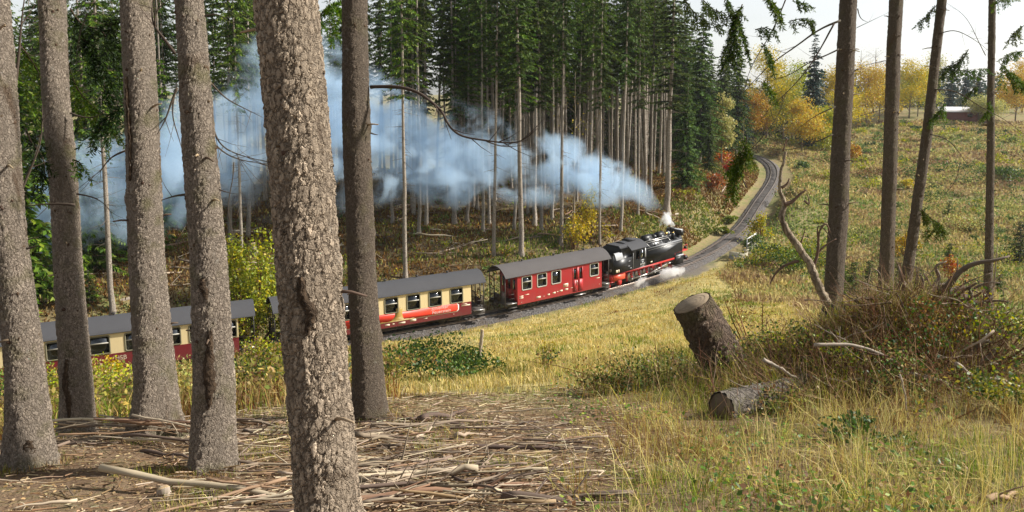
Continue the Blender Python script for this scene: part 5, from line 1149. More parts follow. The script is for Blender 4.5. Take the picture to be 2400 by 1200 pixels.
wl = [([(2075, 790), (2180, 785), (2230, 815), (2250, 850)], 11.2, 34, 'bent bark-covered root log arching out of the brush heap', M_DEAD), ([(2235, 870), (2270, 840), (2300, 805), (2318, 800)], 10.6, 16, 'broken branch end pointing up beside the arching root log', M_DEAD_D), ([(2250, 880), (2300, 855), (2335, 835), (2345, 828)], 10.5, 18, 'flat splintered plank-like branch at the outer end of the brush heap', M_DEAD_D), ([(1905, 808), (1950, 805), (1990, 805), (2040, 822), (2100, 850), (2170, 890)], 10.2, 9, 'long pale bare branch slanting across the front of the brush heap', M_DEAD),
      ([(2100, 875), (2170, 885), (2260, 915), (2340, 945)], 10.0, 14, 'half-buried brown branch running down from the pale slanting branch', M_DEAD), ([(2280, 890), (2350, 885), (2400, 900)], 10., 9, 'pale crooked twig at the outer edge below the brush heap', M_DEAD), ([(2240, 850), (2290, 890), (2340, 930), (2385, 955)], 9.8, 10, 'thin yellowish pole sloping out of the frame below the brush heap', M_DEAD), ([(2230, 790), (2235, 750), (2228, 705)], 11.5, 8, 'upright pale twig standing out of the root plate', M_DEAD), ([(1790, 840), (1830, 865), (1860, 880)], 10.3, 10, 'whitish forked twig above the half-buried log', M_DEAD), ([(2060, 800), (2020, 720), (1980, 690)], 11.4, 5, 'thin brown twig crossing in front of the straight right-hand trunk', M_DEAD_D), ([(2170, 860), (2155, 800), (2120, 720), (2100, 680)], 11.0, 5, 'thin whippy twig rising from the middle of the brush heap', M_DEAD_D), ([(2110, 880), (2130, 950), (2150, 1050)], 8.8, 5, 'dry pale stalk hanging straight down in front of the brush heap', M_DEAD)]
for i, (pix, d, w, lab, m) in enumerate(wl):
    P = np.array([at(x, y, d) for x, y in pix]); c = P[0]; Q = _spline(P - c, 20) + np.cumsum(np.random.default_rng(i).normal(0, .006, (20, 3)), 0); mb = MB(); addtube(mb, Q, np.linspace(w, w * .5, 20) * d / F_PX / 2, 8, 0, rough=.12); tag(mb.build('broken_branch', m, None, True, tuple(c)), lab, 'branch', 'broken branches of the brush heap')
# ---------------------------------------------------------------- ground cover: grass, weeds, heath
STRAW = [(.60, .49, .22), (.68, .58, .31), (.52, .42, .17), (.46, .40, .17)]
GREEN = [(.15, .21, .045), (.22, .26, .06), (.11, .16, .04), (.30, .31, .09)]
RUST = [(.26, .14, .06), (.20, .11, .055), (.30, .19, .09), (.16, .09, .05)]
HEATH = [(.44, .36, .17), (.33, .24, .14), (.25, .29, .10), (.50, .42, .21), (.27, .19, .12), (.18, .24, .085)]
def scatter(n, dlo, dhi, pxlo, pxhi, keep, pw=1.6):
    """ground points at distances dlo..dhi, denser close by"""
    d = dlo * (dhi / dlo)**(rng.random(n)**(1 / pw)); px = rng.uniform(pxlo, pxhi, n); x = (px - CX) / F_PX * d; y = d
    k = keep(x, y); x, y, d = x[k], y[k], d[k]
    return np.c_[x, y, ground(x, y) - .02], d
def meadow_keep(x, y):
    td, tz, sd, _ = trk_dist(x, y); nz = vnoise(x / 4, y / 4)
    return (sd < -1.4 - .6 * nz - 1.1 * np.exp(-((np.hypot(x - 18.5, y - 72.5)) / 4.5)**2)) & (x + .12 * y - 2 + 4 * nz > -5) & (x < 44)
B, D = scatter(150000, 12, 74, 850, 2250, meadow_keep); n = len(B)
tone = .9 * vnoise(B[:, 0] / 3.2, B[:, 1] / 3.2) + .6 * vnoise(B[:, 0] / .9, B[:, 1] / .9) + .5 * vnoise(B[:, 0] / 8, B[:, 1] / 8)
cs = pick(STRAW, n); cg = pick(GREEN, n); cr = pick(RUST, n)
cc = np.where((tone > .0 + rng.random(n) * .5)[:, None], cg, cs); cc = np.where((tone < -.35 - rng.random(n) * .3)[:, None], cr, cc)
mb = blades(MB(), B, rng.uniform(.08, .26, n) * (1 + .3 * tone), .009 + .00055 * D * rng.uniform(.6, 1.5, n), cc, .55)
tag(mb.build('meadow_grass', M_GRASS), 'straw-yellow grass of the sunlit meadow between the near slope and the train', 'grass', kind='stuff')

def nearr(x, y): return (x - .10 * y + 1.6 * vnoise(x, y) > -.35 - .0 * y) & (y > 4.6)
mb = MB()
Cc, Dc = scatter(1500, 4.5, 13.5, 1180, 2520, nearr, 1.2)                     # tussocks, each with its own tone, height and lean
ec = sstep(-.3, 1.3, Cc[:, 0] - .10 * Cc[:, 1])
for c, e in zip(Cc, ec):
    if rng.random() > .12 + .88 * e: continue
    nb = int(rng.uniform(14, 42)); r = rng.uniform(.05, .16); q = c[None, :2] + rng.normal(0, r, (nb, 2)); base = np.c_[q, np.full(nb, c[2])]
    tn = vnoise(np.array([c[0] / 1.4]), np.array([c[1] / 1.4]))[0] + rng.normal(0, .22); cols = GREEN if tn > .10 else (RUST + STRAW[2:] if tn < -.22 else STRAW)
    hh = rng.choice((.08, .14, .22, .34, .55), p=(.3, .3, .22, .12, .06)) * (1 if cols is not GREEN else .6)
    blades(mb, base, hh * rng.uniform(.5, 1.25, nb), rng.uniform(.003, .0065, nb), pick(cols, nb, .3), .7, drift=(rng.normal(-.3, .5), rng.normal(-.1, .3)))
B, D = scatter(16000, 4.6, 13.5, 1150, 2500, nearr, 1.2); n = len(B); keep = rng.random(n) < .2 + .8 * sstep(-.2, 1.2, B[:, 0] - .10 * B[:, 1]); B = B[keep]; n = len(B)
blades(mb, B, rng.uniform(.03, .13, n), rng.uniform(.003, .006, n), pick(GREEN + STRAW + RUST + RUST, n, .3), .9)
tag(mb.build('long_grass', M_GRASS), 'long golden and green grass over the near right slope', 'grass', kind='stuff')
# leafy herbs and dead leaves woven into the near grass
mb = MB(); B, D = scatter(9000, 4.7, 12.5, 1230, 2480, lambda x, y: nearr(x, y) & (vnoise(x * 1.1 + 7, y * 1.1) + .4 * vnoise(x * 4, y * 4) > .08), 1.2); n = len(B); d_ = unit(rng.normal(0, 1, (n, 3)) * [1, 1, .45] + [0, 0, .25])
quads(mb, B + np.c_[np.zeros((n, 2)), rng.uniform(.02, .22, n)], d_, unit(np.cross(d_, rng.normal(0, .3, (n, 3)) + [0, 0, 1])), rng.uniform(.025, .07, n), rng.uniform(.018, .045, n), pick([(.10, .17, .04), (.16, .24, .06), (.07, .12, .035), (.30, .33, .08), (.34, .22, .12), (.24, .14, .08)], n, .3))
tag(mb.build('herb_leaves', M_LEAF), 'green and brown herb leaves woven through the near grass', 'herbs', kind='stuff')
# sparse tufts in the brash under the near trunks
B, D = scatter(22000, 4.6, 12.5, -60, 1300, lambda x, y: vnoise(x * 1.2, y * 1.2) > .10, 1.); n = len(B)
mb = blades(MB(), B, rng.uniform(.04, .16, n), rng.uniform(.003, .006, n), pick(GREEN + STRAW[:2], n), .7)
for key in ('t1', 't2', 't3', 't4', 't6'):                 # dry grass, moss and needles gathered round the trunk feet
    b_ = TREES[key][1]; n = 520; a = rng.random(n) * 6.283; r_ = rng.uniform(.16, .26, n) + np.abs(rng.normal(0, .13, n)); x = b_[0] + np.cos(a) * r_; y = b_[1] + np.sin(a) * r_
    blades(mb, np.c_[x, y, ground(x, y) - .01], rng.uniform(.03, .13, n) * np.exp(-(r_ - .2) * 2), rng.uniform(.004, .009, n), pick([(.20, .13, .08), (.30, .22, .12), (.14, .10, .05), (.12, .15, .04), (.38, .30, .16)], n, .3), .8)
tag(mb.build('moss_grass', M_GRASS), 'short mossy green tufts among the dead branches', 'grass', kind='stuff')
# tall weeds of the bank between the near trunks and the rear carriages
def bankk(x, y):
    td, tz, sd, _ = trk_dist(x, y); return (sd < -2.0) & (x + .12 * y - 2 < -3 + 5 * vnoise(x / 4, y / 4)) & (y > 10.5 + vnoise(x, y))
B, D = scatter(46000, 10.2, 46, -150, 1050, bankk, 1.4); n = len(B); tone = vnoise(B[:, 0] / 2.2, B[:, 1] / 2.2)
cc = np.where((tone > .2 + (rng.random(n) - .5) * .5)[:, None], pick(GREEN, n), pick(STRAW + RUST, n))
mb = blades(MB(), B, rng.uniform(.2, .6, n), .006 + .0007 * D * rng.uniform(.6, 1.4, n), cc, .6)
nl = 15000; kx = rng.integers(0, n, nl); leaf_cloud(mb, B[kx] + np.c_[np.zeros((nl, 2)), rng.uniform(.1, .8, nl)], np.full(nl, .2), nl, .085, [(.40, .36, .14), (.30, .30, .09), (.46, .38, .20), (.20, .24, .07), (.36, .24, .13), (.52, .44, .16)])
tag(mb.build('bank_weeds', M_GRASS), 'tall dry grass and weeds on the bank before the rear carriages', 'weeds', kind='stuff')
BRAM_ = [(.085, .13, .045), (.13, .185, .065), (.19, .235, .09)]; DARKB = [(.045, .08, .03), (.07, .11, .04), (.10, .14, .05)]; DRY_ = [(.40, .30, .17), (.30, .20, .12), (.46, .36, .20)]
# heath of the far clearing
def heathk(x, y):
    td, tz, sd, _ = trk_dist(x, y); return (sd < -3.0) & ((x - .2 * y > 6 + 4 * vnoise(x / 6, y / 6)) | (y > 84))
B, D = scatter(90000, 17, 205, 1680, 2520, heathk, 2.2); n = len(B)
tone = vnoise(B[:, 0] / 11, B[:, 1] / 11) + .7 * vnoise(B[:, 0] / 3.4, B[:, 1] / 3.4); ix = np.clip(((tone + .75) / 1.5 * 6 + rng.normal(0, .9, n)), 0, 5).astype(int)
cc = np.array([HEATH[i] for i in (2, 5, 0, 3, 1, 4)])[ix] * (1 + (rng.random((n, 1)) - .5) * .6)
mb = blades(MB(), B, rng.uniform(.18, .6, n) * (1 + .5 * tone), .0017 * D * rng.uniform(.6, 1.7, n), cc, .7)
for i in range(480):
    px = rng.uniform(1760, 2440); d = 45 * (200 / 45)**(rng.random()**.6); x = (px - CX) / F_PX * d; y = d
    td, tz, sd, _ = trk_dist(np.array([x]), np.array([y]))
    if sd[0] > -4 or (x < 26 and y < 90): continue
    r = rng.uniform(.6, 2.8); cols = [DARKB, BRAM_, DRY_, DRY_, YGR, PALE, PALE, BRAM_][rng.integers(8)]; k = 110
    leaf_cloud(mb, np.array([(x, y, gz(x, y) + .25 * r)]) + rng.normal(0, .5, (4, 3)) * [r, r, .12 * r], np.full(4, r * .55), k, .0026 * d, cols)
tag(mb.build('clearing_heath', M_GRASS), 'brown, green and straw heath covering the far clearing', 'heath', kind='stuff')
# bank and forest-floor cover on the far side of the line
def farside(x, y):
    td, tz, sd, _ = trk_dist(x, y); return (sd > 2.6) & (rng.random(len(x)) < np.where(x > 14, .95, .5)) & ((vnoise(x / 3, y / 3) > -.12) | (x > 14))
B, D = [np.concatenate(q) for q in zip(scatter(40000, 48, 150, -80, 1830, farside, 1.5), scatter(60000, 48, 86, -80, 1580, lambda x, y: trk_dist(x, y)[2] > 2.0 + 2 * vnoise(x / 2, y / 2), 1.), scatter(60000, 74, 160, 1440, 1860, farside, 1.3))]; n = len(B); tone = vnoise(B[:, 0] / 5, B[:, 1] / 5)
sdd = trk_dist(B[:, 0], B[:, 1])[2]; cc = np.where(((tone > .05 + (rng.random(n) - .5) * .4) & (rng.random(n) < np.where((sdd > 11) & (B[:, 0] < 16), .25, 1.)))[:, None], pick(GREEN + STRAW[:1], n), pick(STRAW[2:3] + RUST + RUST, n)) * .72
mb = blades(MB(), B, rng.uniform(.12, .5, n), .0017 * D * rng.uniform(.5, 1.5, n), cc, .8)
for i in range(620):
    px = rng.uniform(-60, 1780); d = rng.uniform(50, 112); x = (px - CX) / F_PX * d; y = d
    td, tz, sd, _ = trk_dist(np.array([x]), np.array([y]))
    if sd[0] < 3.2 or sd[0] > 34: continue
    r = rng.uniform(.3, 1.1); cols = [BRAM_, BRAM_, DRY_, BROWN, YGR, RUST][rng.integers(6)]
    leaf_cloud(mb, np.array([(x, y, gz(x, y) + .2 * r)]) + rng.normal(0, .5, (3, 3)) * [r, r, .15 * r], np.full(3, r * .55), 40, .0026 * d, cols)
for i in range(900):                                     # twigs and brash
    px = rng.uniform(-60, 1700); d = rng.uniform(50, 115); x = (px - CX) / F_PX * d; y = d
    if trk_dist(np.array([x]), np.array([y]))[2][0] < 3.4: continue
    a = rng.normal(.3, .8); L = rng.uniform(.5, 2.4); z0 = gz(x, y); addtube(mb, [(x, y, z0 + .06), (x + L * math.cos(a), y + L * math.sin(a), gz(x + L * math.cos(a), y + L * math.sin(a)) + rng.uniform(.05, .5))], [.045, .02], 3, 0, np.array([(.34, .27, .20), (.22, .16, .11), (.12, .085, .06)][rng.integers(3)]), cap=False)
tag(mb.build('bank_undergrowth', M_GRASS), 'low grass and bilberry on the bank and floor of the spruce stand', 'undergrowth', kind='stuff')

# ---------------------------------------------------------------- shrubs and small plants, each its own
BRAM = [(.05, .10, .025), (.085, .145, .035), (.13, .19, .05), (.04, .075, .03)]
DRY = [(.30, .20, .10), (.24, .15, .08), (.38, .28, .13), (.18, .20, .06)]
def at_ground(px, py, d): p = at(px, py, d); return np.array([p[0], p[1], gz(p[0], p[1])])
sh = [(590, 720, 56, 3.4, 8.0, YGR + [(.20, .27, .05), (.28, .34, .07)], 9500, .22, 'bush', 'large yellow-green bush filling the gap between the carriages behind the train'),
      (1010, 905, 17, 1.9, 1.0, BRAM, 3000, .075, 'bramble', 'broad green bramble thicket on the bank edge below the advert carriage'), (930, 935, 15.5, 1.0, .8, BRAM + DRY, 1500, .07, 'bramble', 'smaller bramble tuft right beside the slim dark near trunk'), (1110, 900, 18, .9, .7, BRAM, 1200, .075, 'bramble', 'bramble at the foot of the leaning wooden post'),
      (600, 960, 15, 1.3, 1.1, DRY + YGR + BRAM, 2600, .075, 'bush', 'mixed green and straw bush between the fourth and the thickest near trunk'), (250, 890, 24, 2.2, 1.8, DRY + YGR, 3800, .10, 'bush', 'tall straw-brown weeds before the maroon carriage lettering'), (255, 858, 30, .9, 1.7, YEL, 1300, .11, 'bush', 'small yellow-leaved shrub in front of the maroon carriage side'), (430, 900, 22, 1.7, 1.5, DRY + PALE, 2600, .10, 'bush', 'pale weedy bush between the third and fourth near trunks'), (20, 900, 24, 1.6, 1.5, DRY + BRAM, 2200, .10, 'bush', 'green-brown bush at the left edge before the rear carriage'), (120, 905, 26, 1.5, 1.4, DRY + YGR, 1900, .10, 'bush', 'weedy bush between the first and second near trunks'), (640, 880, 27, 1.6, 1.7, YGR + DRY, 2300, .10, 'bush', 'yellow-tinged bush below the gap between the two cream carriages'), (330, 940, 17, 1.2, .9, DRY + GREEN, 1700, .075, 'bush', 'low weeds just behind the flared third near trunk'),
      (1385, 560, 76, 1.6, 6.0, YEL + [(.66, .52, .12)], 1500, .20, 'sapling', 'spindly yellow-leaved sapling behind the red carriage'), (1345, 590, 74, 1.3, 3.6, YEL, 700, .20, 'sapling', 'second, lower yellow-leaved sapling behind the red carriage'),
      (1675, 445, 104, 2.2, 3.2, REDL + BROWN, 1100, .30, 'shrub', 'russet shrub on the cutting bank above the engine'), (1690, 355, 130, 2.6, 3.6, REDL + ORG[:1], 900, .34, 'shrub', 'reddish shrub below the slender pale birch'), (1710, 398, 118, 1.3, 2.4, REDL, 500, .32, 'shrub', 'small bright red shrub beside the hanging needle bough'), (1700, 505, 92, 1.1, 1.3, GREEN, 700, .24, 'shrub', 'green shrub on the grass beside the far track'), (1715, 480, 99, 1.2, 1.3, GREEN, 700, .24, 'shrub', 'second green shrub beside the far track, farther up'),
      (2005, 335, 150, 2.4, 4.2, ORG, 1100, .38, 'shrub', 'glowing orange shrub on the clearing just past the stoutest right-hand trunk'), (1785, 540, 88, 1.4, 3.4, YGR + YEL, 1000, .24, 'shrub', 'bright yellow-green shrub beside the line past the culvert'), (1800, 610, 74, 2.4, 2.6, BRAM + YGR, 1900, .20, 'shrub', 'broad leafy green thicket beyond the culvert'), (1860, 600, 70, 2.6, 3.0, BRAM + YGR[2:], 2200, .19, 'shrub', 'leafy green thicket behind the crooked snag'), (1905, 560, 76, 2.4, 3.2, BRAM + YGR, 1800, .20, 'shrub', 'yellow-green thicket upslope behind the crooked snag'), (1770, 590, 80, 1.6, 2., BRAM, 1000, .20, 'shrub', 'dark green bush at the foot of the culvert parapet'),
      (2120, 565, 78, 1.6, 2.6, YEL, 900, .22, 'shrub', 'yellow shrub seen between the straight and the leaning trunk'), (2235, 625, 66, 1.2, 2.6, REDL + ORG, 800, .2, 'shrub', 'rust-red sapling on the clearing right of the leaning trunk'), (2240, 655, 62, .8, 1.2, YEL, 400, .18, 'shrub', 'small orange-yellow shrub below the rust-red sapling'), (2130, 445, 118, 1.4, 1.8, YEL, 450, .32, 'shrub', 'yellow shrub high on the clearing behind the leaning trunk'), (2240, 515, 92, 3.2, 2.4, PALE + DRY, 1400, .24, 'shrub', 'pale straw-coloured bush in the middle of the clearing'), (2300, 520, 92, 2.4, 2.0, BRAM + PALE, 1100, .24, 'shrub', 'green-grey bush beside the outermost trunk on the clearing'), (1925, 300, 165, 3, 4, YGR, 900, .4, 'shrub', 'yellow-green bush on the slope above the far bend'), (2350, 400, 125, 4.0, 1.8, BRAM, 1400, .32, 'fern patch', 'dark green fern patch on the clearing at the outer edge'), (1880, 380, 140, 2.2, 1.8, BRAM, 700, .3, 'shrub', 'dark green bush beside the far track below the orange-tinged tree'), (1945, 420, 125, 2.6, 2.2, PALE + YGR, 900, .3, 'shrub', 'pale yellow-green bush on the slope above the far track'), (2180, 380, 140, 3.4, 2., BROWN + DRY, 900, .3, 'shrub', 'purple-brown low bush high on the clearing'), (2060, 400, 130, 3.4, 2.2, BROWN + DRY, 900, .3, 'shrub', 'brownish heath bush behind the straight right-hand trunk'), (2330, 640, 60, 1.6, 1.6, DRY + BRAM, 900, .16, 'shrub', 'weedy bush at the foot of the outermost trunk'),
      (1740, 830, 12.3, .55, .75, BRAM + DRY, 900, .055, 'bramble', 'bramble climbing the foot of the tilted stump'), (1860, 850, 11.3, .7, .75, DRY + YGR + BRAM, 1500, .045, 'bramble', 'tangle of dry bramble between tilted stump and snag'), (2010, 880, 10.6, .9, .7, DRY + BRAM + YGR, 2000, .042, 'bramble', 'brown bramble tangle in front of the charred root bowl'), (2120, 900, 10.2, .9, .7, BRAM + DRY, 1900, .045, 'bramble', 'green-leaved bramble below the uprooted root plate'), (2300, 860, 11.0, 1.0, .9, YGR + BRAM, 1700, .05, 'bramble', 'yellow-green leafy weeds at the outer side of the root plate'), (2040, 745, 13.4, .9, .8, YEL[:2] + YGR + BRAM, 1300, .055, 'bramble', 'yellow-leaved bramble between snag and root plate'), (1815, 915, 9.7, .5, .34, BRAM + DRY, 900, .04, 'bramble', 'bramble sprawling over the far half of the sawn log'), (1560, 900, 12.2, 1.1, .5, BRAM + DRY, 1900, .045, 'bramble', 'low dark bramble patch left of the tilted stump'), (1430, 925, 12., .9, .4, BRAM + DRY + RUST, 1300, .045, 'bramble', 'low rusty bramble at the meadow edge'), (2370, 960, 8.8, .7, .5, BRAM + YGR, 1100, .05, 'bramble', 'leafy bramble at the outer edge of the near grass'), (2040, 1010, 7.8, .5, .22, BRAM, 600, .05, 'herb', 'broad-leaved green herb in the near grass'), (1790, 730, 14.5, 1.1, 1.2, RUST + DRY, 1300, .035, 'bramble', 'reddish-brown dry stalks behind the tilted stump'), (2200, 840, 10.8, .9, .9, RUST + BRAM, 1500, .045, 'bramble', 'rusty bramble under the arching root log'), (1280, 860, 16.5, .35, .8, YEL, 160, .05, 'sapling', 'tiny yellow-leaved sapling standing alone on the meadow')]
for i, (px, py, d, rx, h, cols, nl, lf, cat, lab) in enumerate(sh):
    p = at_ground(px, py, d); st = 26 if d < 14 else 12
    shrub(cat.replace(' ', '_'), lab, cat, p + [0, 0, -.03], rx, h, cols, nl, lf, st, (.15, .085, .05), seed=500 + i, clumps=max(8, int(10 + rx * 4)))
mb = MB(); nb = 5200; px = rng.normal(2000, 230, nb); d = rng.normal(10.9, .9, nb); x = (px - CX) / F_PX * d; blades(mb, np.c_[x, d, ground(x, d) - .02], rng.uniform(.15, .6, nb), rng.uniform(.003, .007, nb), pick(STRAW + GREEN + YGR, nb, .3), .6)
tag(mb.build('heap_grass', M_GRASS), 'yellow-green and straw grass growing up through the brush heap', 'grass', kind='stuff')
# dry whippy stalks of the brush heap, one mass
mb = MB()
for i in range(4300):
    px = rng.normal(2075, 185); d = rng.normal(10.9, .7); p = at(px, 900, d); b = np.array([p[0], p[1], gz(p[0], p[1]) - .02]); L = rng.uniform(.2, .95); o = unit(rng.normal(0, 1, 3) * [.8, .5, .35] + [.1, 0, .55]); e = b + o * L; m_ = (b + e) / 2 + rng.normal(0, .06, 3)
    addtube(mb, [b, m_, e], np.array([.0045, .0035, .0015]) * rng.choice((.8, 1., 1.8), p=(.5, .4, .1)), 3, 0, np.array([(.16, .09, .05), (.24, .15, .085), (.40, .31, .19), (.09, .055, .033), (.12, .07, .04)][rng.integers(5)]), cap=False)
tag(mb.build('dry_undergrowth', M_TWIG), 'mass of dry brown stalks woven through the brush heap', 'undergrowth', kind='stuff')

g = np.random.default_rng(91)
for i in range(64):
    px = g.normal(2060, 170); d = g.normal(10.9, .6); p = at(px, 850, d); c = np.array([p[0], p[1], gz(p[0], p[1]) + g.uniform(.05, .45)]); L = g.uniform(.35, 1.3); a = g.random() * 6.28
    o = np.array([math.cos(a), .6 * math.sin(a), g.normal(0, .35)]); P = o * np.linspace(-.5, .5, 6)[:, None] * L + np.cumsum(g.normal(0, .025 * L, (6, 3)), 0); r = g.uniform(.006, .018)
    mb = MB(); col = np.array([(.30, .25, .19), (.20, .15, .11), (.13, .09, .065), (.40, .33, .25)][g.integers(4)]); addtube(mb, _spline(P, 14), np.linspace(r, r * .35, 14), 6, 0, col, rough=.12)
    for j in range(3): k0 = P[g.integers(1, 5)]; e = unit(g.normal(0, 1, 3) + o); addtube(mb, [k0, k0 + e * L * .15, k0 + e * L * .28 + [0, 0, .02]], [r * .45, r * .3, r * .12], 4, 0, col * .9, cap=False)
    tag(mb.build('broken_branch', M_TWIG, None, True, tuple(c)), 'grey-brown dead branch in the tangle of the brush heap', 'branch', 'tangled branches of the brush heap')
# young spruces of the clearing
for i, (px, py, d, h, lab) in enumerate([(2225, 492, 98, 2.3, 'small dark spruce high on the clearing right of the leaning trunk'), (2226, 592, 72, 2.8, 'young spruce in the middle of the clearing, above the rust-red sapling'), (2392, 575, 72, 4.4, 'dark young spruce cut by the outer edge of the view'), (2000, 680, 58, 3.4, 'bushy young spruce right behind the stoutest right-hand trunk'), (2035, 672, 60, 3.0, 'bushy young spruce between stoutest and straight trunks'), (1975, 676, 60, 2.8, 'young spruce half hidden by the stoutest right-hand trunk'), (2150, 665, 60, 2.4, 'young spruce just right of the leaning trunk'), (2105, 660, 60, 3.0, 'young spruce between the straight and the leaning trunk'), (2375, 690, 54, 1.4, 'tiny spruce low on the clearing right of the outermost trunk'), (2345, 645, 60, 2.0, 'small spruce just behind the outermost trunk'), (1760, 385, 145, 3.4, 'small dark spruce beside the far bend'), (2222, 668, 58, 1.5, 'low dark spruce beneath the rust-red sapling'), (210, 700, 54, 2.6, 'low green spruce on the brown slope above the rear carriage'), (945, 590, 68, 1.5, 'seedling spruce at the foot of the mottled pale trunk')]):
    p = at_ground(px, py, d); plant_tree(VYOUNG[i % 2], p + [0, 0, -.05], (h / 3 * 1.15, h / 3), lab, 'young spruces of the clearing', name='young_spruce')
# tall bare sapling among the stand
for px, py, d, h, lab, sd in ((1345, 560, 80, 17, 'leafless grey sapling with many upright twigs above the red carriage', 1), (1400, 530, 86, 15, 'leafless sapling fanning out beside the yellow-leaved one', 2), (1740, 390, 135, 9, 'leafless white-twigged tree at the tail of the stand', 3), (2330, 660, 58, 5, 'leafless pale sapling beside the outermost trunk', 4)):
    broadleaf('bare_tree', lab, 'tree', at_ground(px, py, d) + [0, 0, -.1], h, h * .16, YEL, 60, .16, r=.09, seed=700 + sd, bark=(.27, .22, .17), start=.25, group='leafless trees')

# ---------------------------------------------------------------- dead branches on the near slope
g = np.random.default_rng(21); STK = []
for i in range(14):
    L = 1.0; n = 9; u = np.linspace(-.5, .5, n); P = np.c_[u, np.cumsum(g.normal(0, .013, n)), np.cumsum(g.normal(0, .008, n))]; P[:, 1:] -= P[:, 1:].mean(0)
    mb = MB(); r = np.linspace(.015, .007, n) * g.uniform(.7, 1.35); c = np.array([(.38, .315, .24), (.22, .175, .135), (.50, .42, .32), (.13, .10, .08), (.30, .21, .145)][i % 5])
    addtube(mb, P, r, 6, 0, c, rough=.14)
    for j in range(g.integers(1, 6)):
        k = g.integers(2, 7); o = unit(np.array([g.uniform(.3, 1), g.normal() * .6, g.uniform(-.1, .4)])); l = g.uniform(.08, .3); addtube(mb, [P[k], P[k] + o * l * .6, P[k] + o * l + [0, 0, .01]], [.007, .005, .002], 4, 0, c * .9, cap=False)
    STK.append(mb.mesh('fallen_branch', M_TWIG, True))
def lay(px, py, L, thick, ang, lab, grp, lift=.02):
    p, d = hit(px, py); o = obj('fallen_branch', STK[RD.randrange(14)], None); e = .25
    nx = (gz(p[0] + e, p[1]) - gz(p[0] - e, p[1])) / (2 * e); ny = (gz(p[0], p[1] + e) - gz(p[0], p[1] - e)) / (2 * e); nrm = Vector((-nx, -ny, 1)).normalized()
    q = nrm.to_track_quat('Z', 'Y'); xa = Vector((math.cos(ang), math.sin(ang), 0)); xa = (xa - nrm * xa.dot(nrm)).normalized(); ya = nrm.cross(xa)
    M = Matrix((xa, ya, nrm)).transposed().to_4x4() @ Euler((RD.random() * 6.28, RD.gauss(0, .05), 0)).to_matrix().to_4x4()
    o.rotation_euler = M.to_euler(); o.location = Vector((p[0], p[1], gz(p[0], p[1]) + lift)); o.scale = (L, thick, thick)
    return tag(o, lab, 'branch', grp)
special = [(560, 1165, 2.6, 2.0, -.22, 'long pale pole lying from the small split stump towards the thickest trunk'), (940, 1040, 1.1, 2.6, .28, 'thick grey broken branch lying right of the thickest trunk'), (1040, 985, .9, 2.4, .9, 'dark curved broken limb sticking up at the back of the brash'), (560, 1085, 1.6, 1.7, .42, 'reddish sunlit branch beside the foot of the fourth near trunk'), (640, 1010, 1.3, 1.4, -.25, 'arched thin branch left of the thickest trunk'), (940, 930, 1.2, 1.0, .75, 'thin dark stick leaning up behind the slim dark trunk'), (1020, 1165, 1.7, 1.7, .22, 'longest pale branch at the lower middle of the brash'), (1240, 1065, 1.5, 1.8, .02, 'straight pale branch at the right end of the brash'), (900, 1105, 1.3, 2.2, .5, 'yellowish split branch right beside the thickest trunk'), (1330, 1180, 1.0, 1.8, .03, 'pale stick at the bottom edge below the grass'), (2350, 1185, .6, 1.4, .6, 'pale twig at the bottom right corner')]
for px, py, L, t, a, lab in special: lay(px, py, L, t, a, lab, None, .04)
zn = [(0, 420, 'dry branch in the litter between the left-edge near trunks'), (420, 700, 'dry branch in the litter left of the thickest trunk'), (700, 1080, 'dry bleached branch in the brash heap right of the thickest trunk'), (1080, 1460, 'dry bleached branch at the right end of the brash heap')]
for i in range(250):
    px = RD.gauss(930, 200) if RD.random() < .8 else RD.uniform(0, 1440); py = RD.uniform(985, 1205)
    if px > 1440 or px < 0: px = RD.uniform(560, 1250)
    if px > 1150: py = max(py, 990 + (px - 1150) * .15)
    lab = next((l for a, b, l in zn if a <= px < b), zn[-1][2])
    lay(px, py, RD.choice((.5, .7, .9, 1.2, 1.5)) * RD.uniform(.75, 1.2), RD.choice((.35, .45, .55, .7, .95, 1.3)) * RD.uniform(.8, 1.1), RD.gauss(.12, .45) + (math.pi if RD.random() < .5 else 0), lab, 'dry branches on the near slope', RD.uniform(.005, .07))
for i in range(34):
    px = RD.gauss(350, 75); py = 1035 + abs(RD.gauss(0, 14)) - 22 * math.exp(-((px - 330) / 70)**2); o = lay(px, py, RD.uniform(.8, 1.7), RD.uniform(.5, 1.3), RD.gauss(-.25, .3), 'dry branch in the low mossy pile at the foot of the third near trunk', 'branch pile at the third near trunk', RD.uniform(.03, .28))
# bark chips and fine twigs between them, one mass
mb = MB(); n = 6500
d = rng.uniform(4.8, 12.5, n); px = np.where(rng.random(n) < .6, rng.normal(900, 330, n), rng.uniform(-50, 1500, n)); x = (px - CX) / F_PX * d; y = d; z_ = ground(x, y) + rng.uniform(.0, .05, n); a = rng.normal(.1, .6, n); L = rng.uniform(.04, .20, n)
o = np.c_[np.cos(a), np.sin(a), rng.normal(0, .10, n) - .22 * np.sin(a)]; s = np.c_[-np.sin(a), np.cos(a), np.zeros(n)]; w = rng.uniform(.004, .011, n)[:, None]; b = np.c_[x, y, z_]; e = b + o * L[:, None]; up = np.array([0, 0, 1.]) * w
V = np.stack([b - s * w * .5, b + s * w * .5, b + up, e - s * w * .4, e + s * w * .4, e + up * .8], 1).reshape(-1, 3); kf = np.arange(n)[:, None] * 6; cc = pick([(.34, .26, .19), (.22, .15, .10), (.14, .09, .06), (.46, .38, .29), (.18, .11, .075)], n)
for f in ([0, 1, 4, 3], [1, 2, 5, 4], [2, 0, 3, 5]): mb.q.append(kf + np.array([f])); mb.qm.append(np.zeros(n, int))
mb.v.append(V); mb.c.append(np.repeat(cc, 6, 0)); mb.n += len(V)
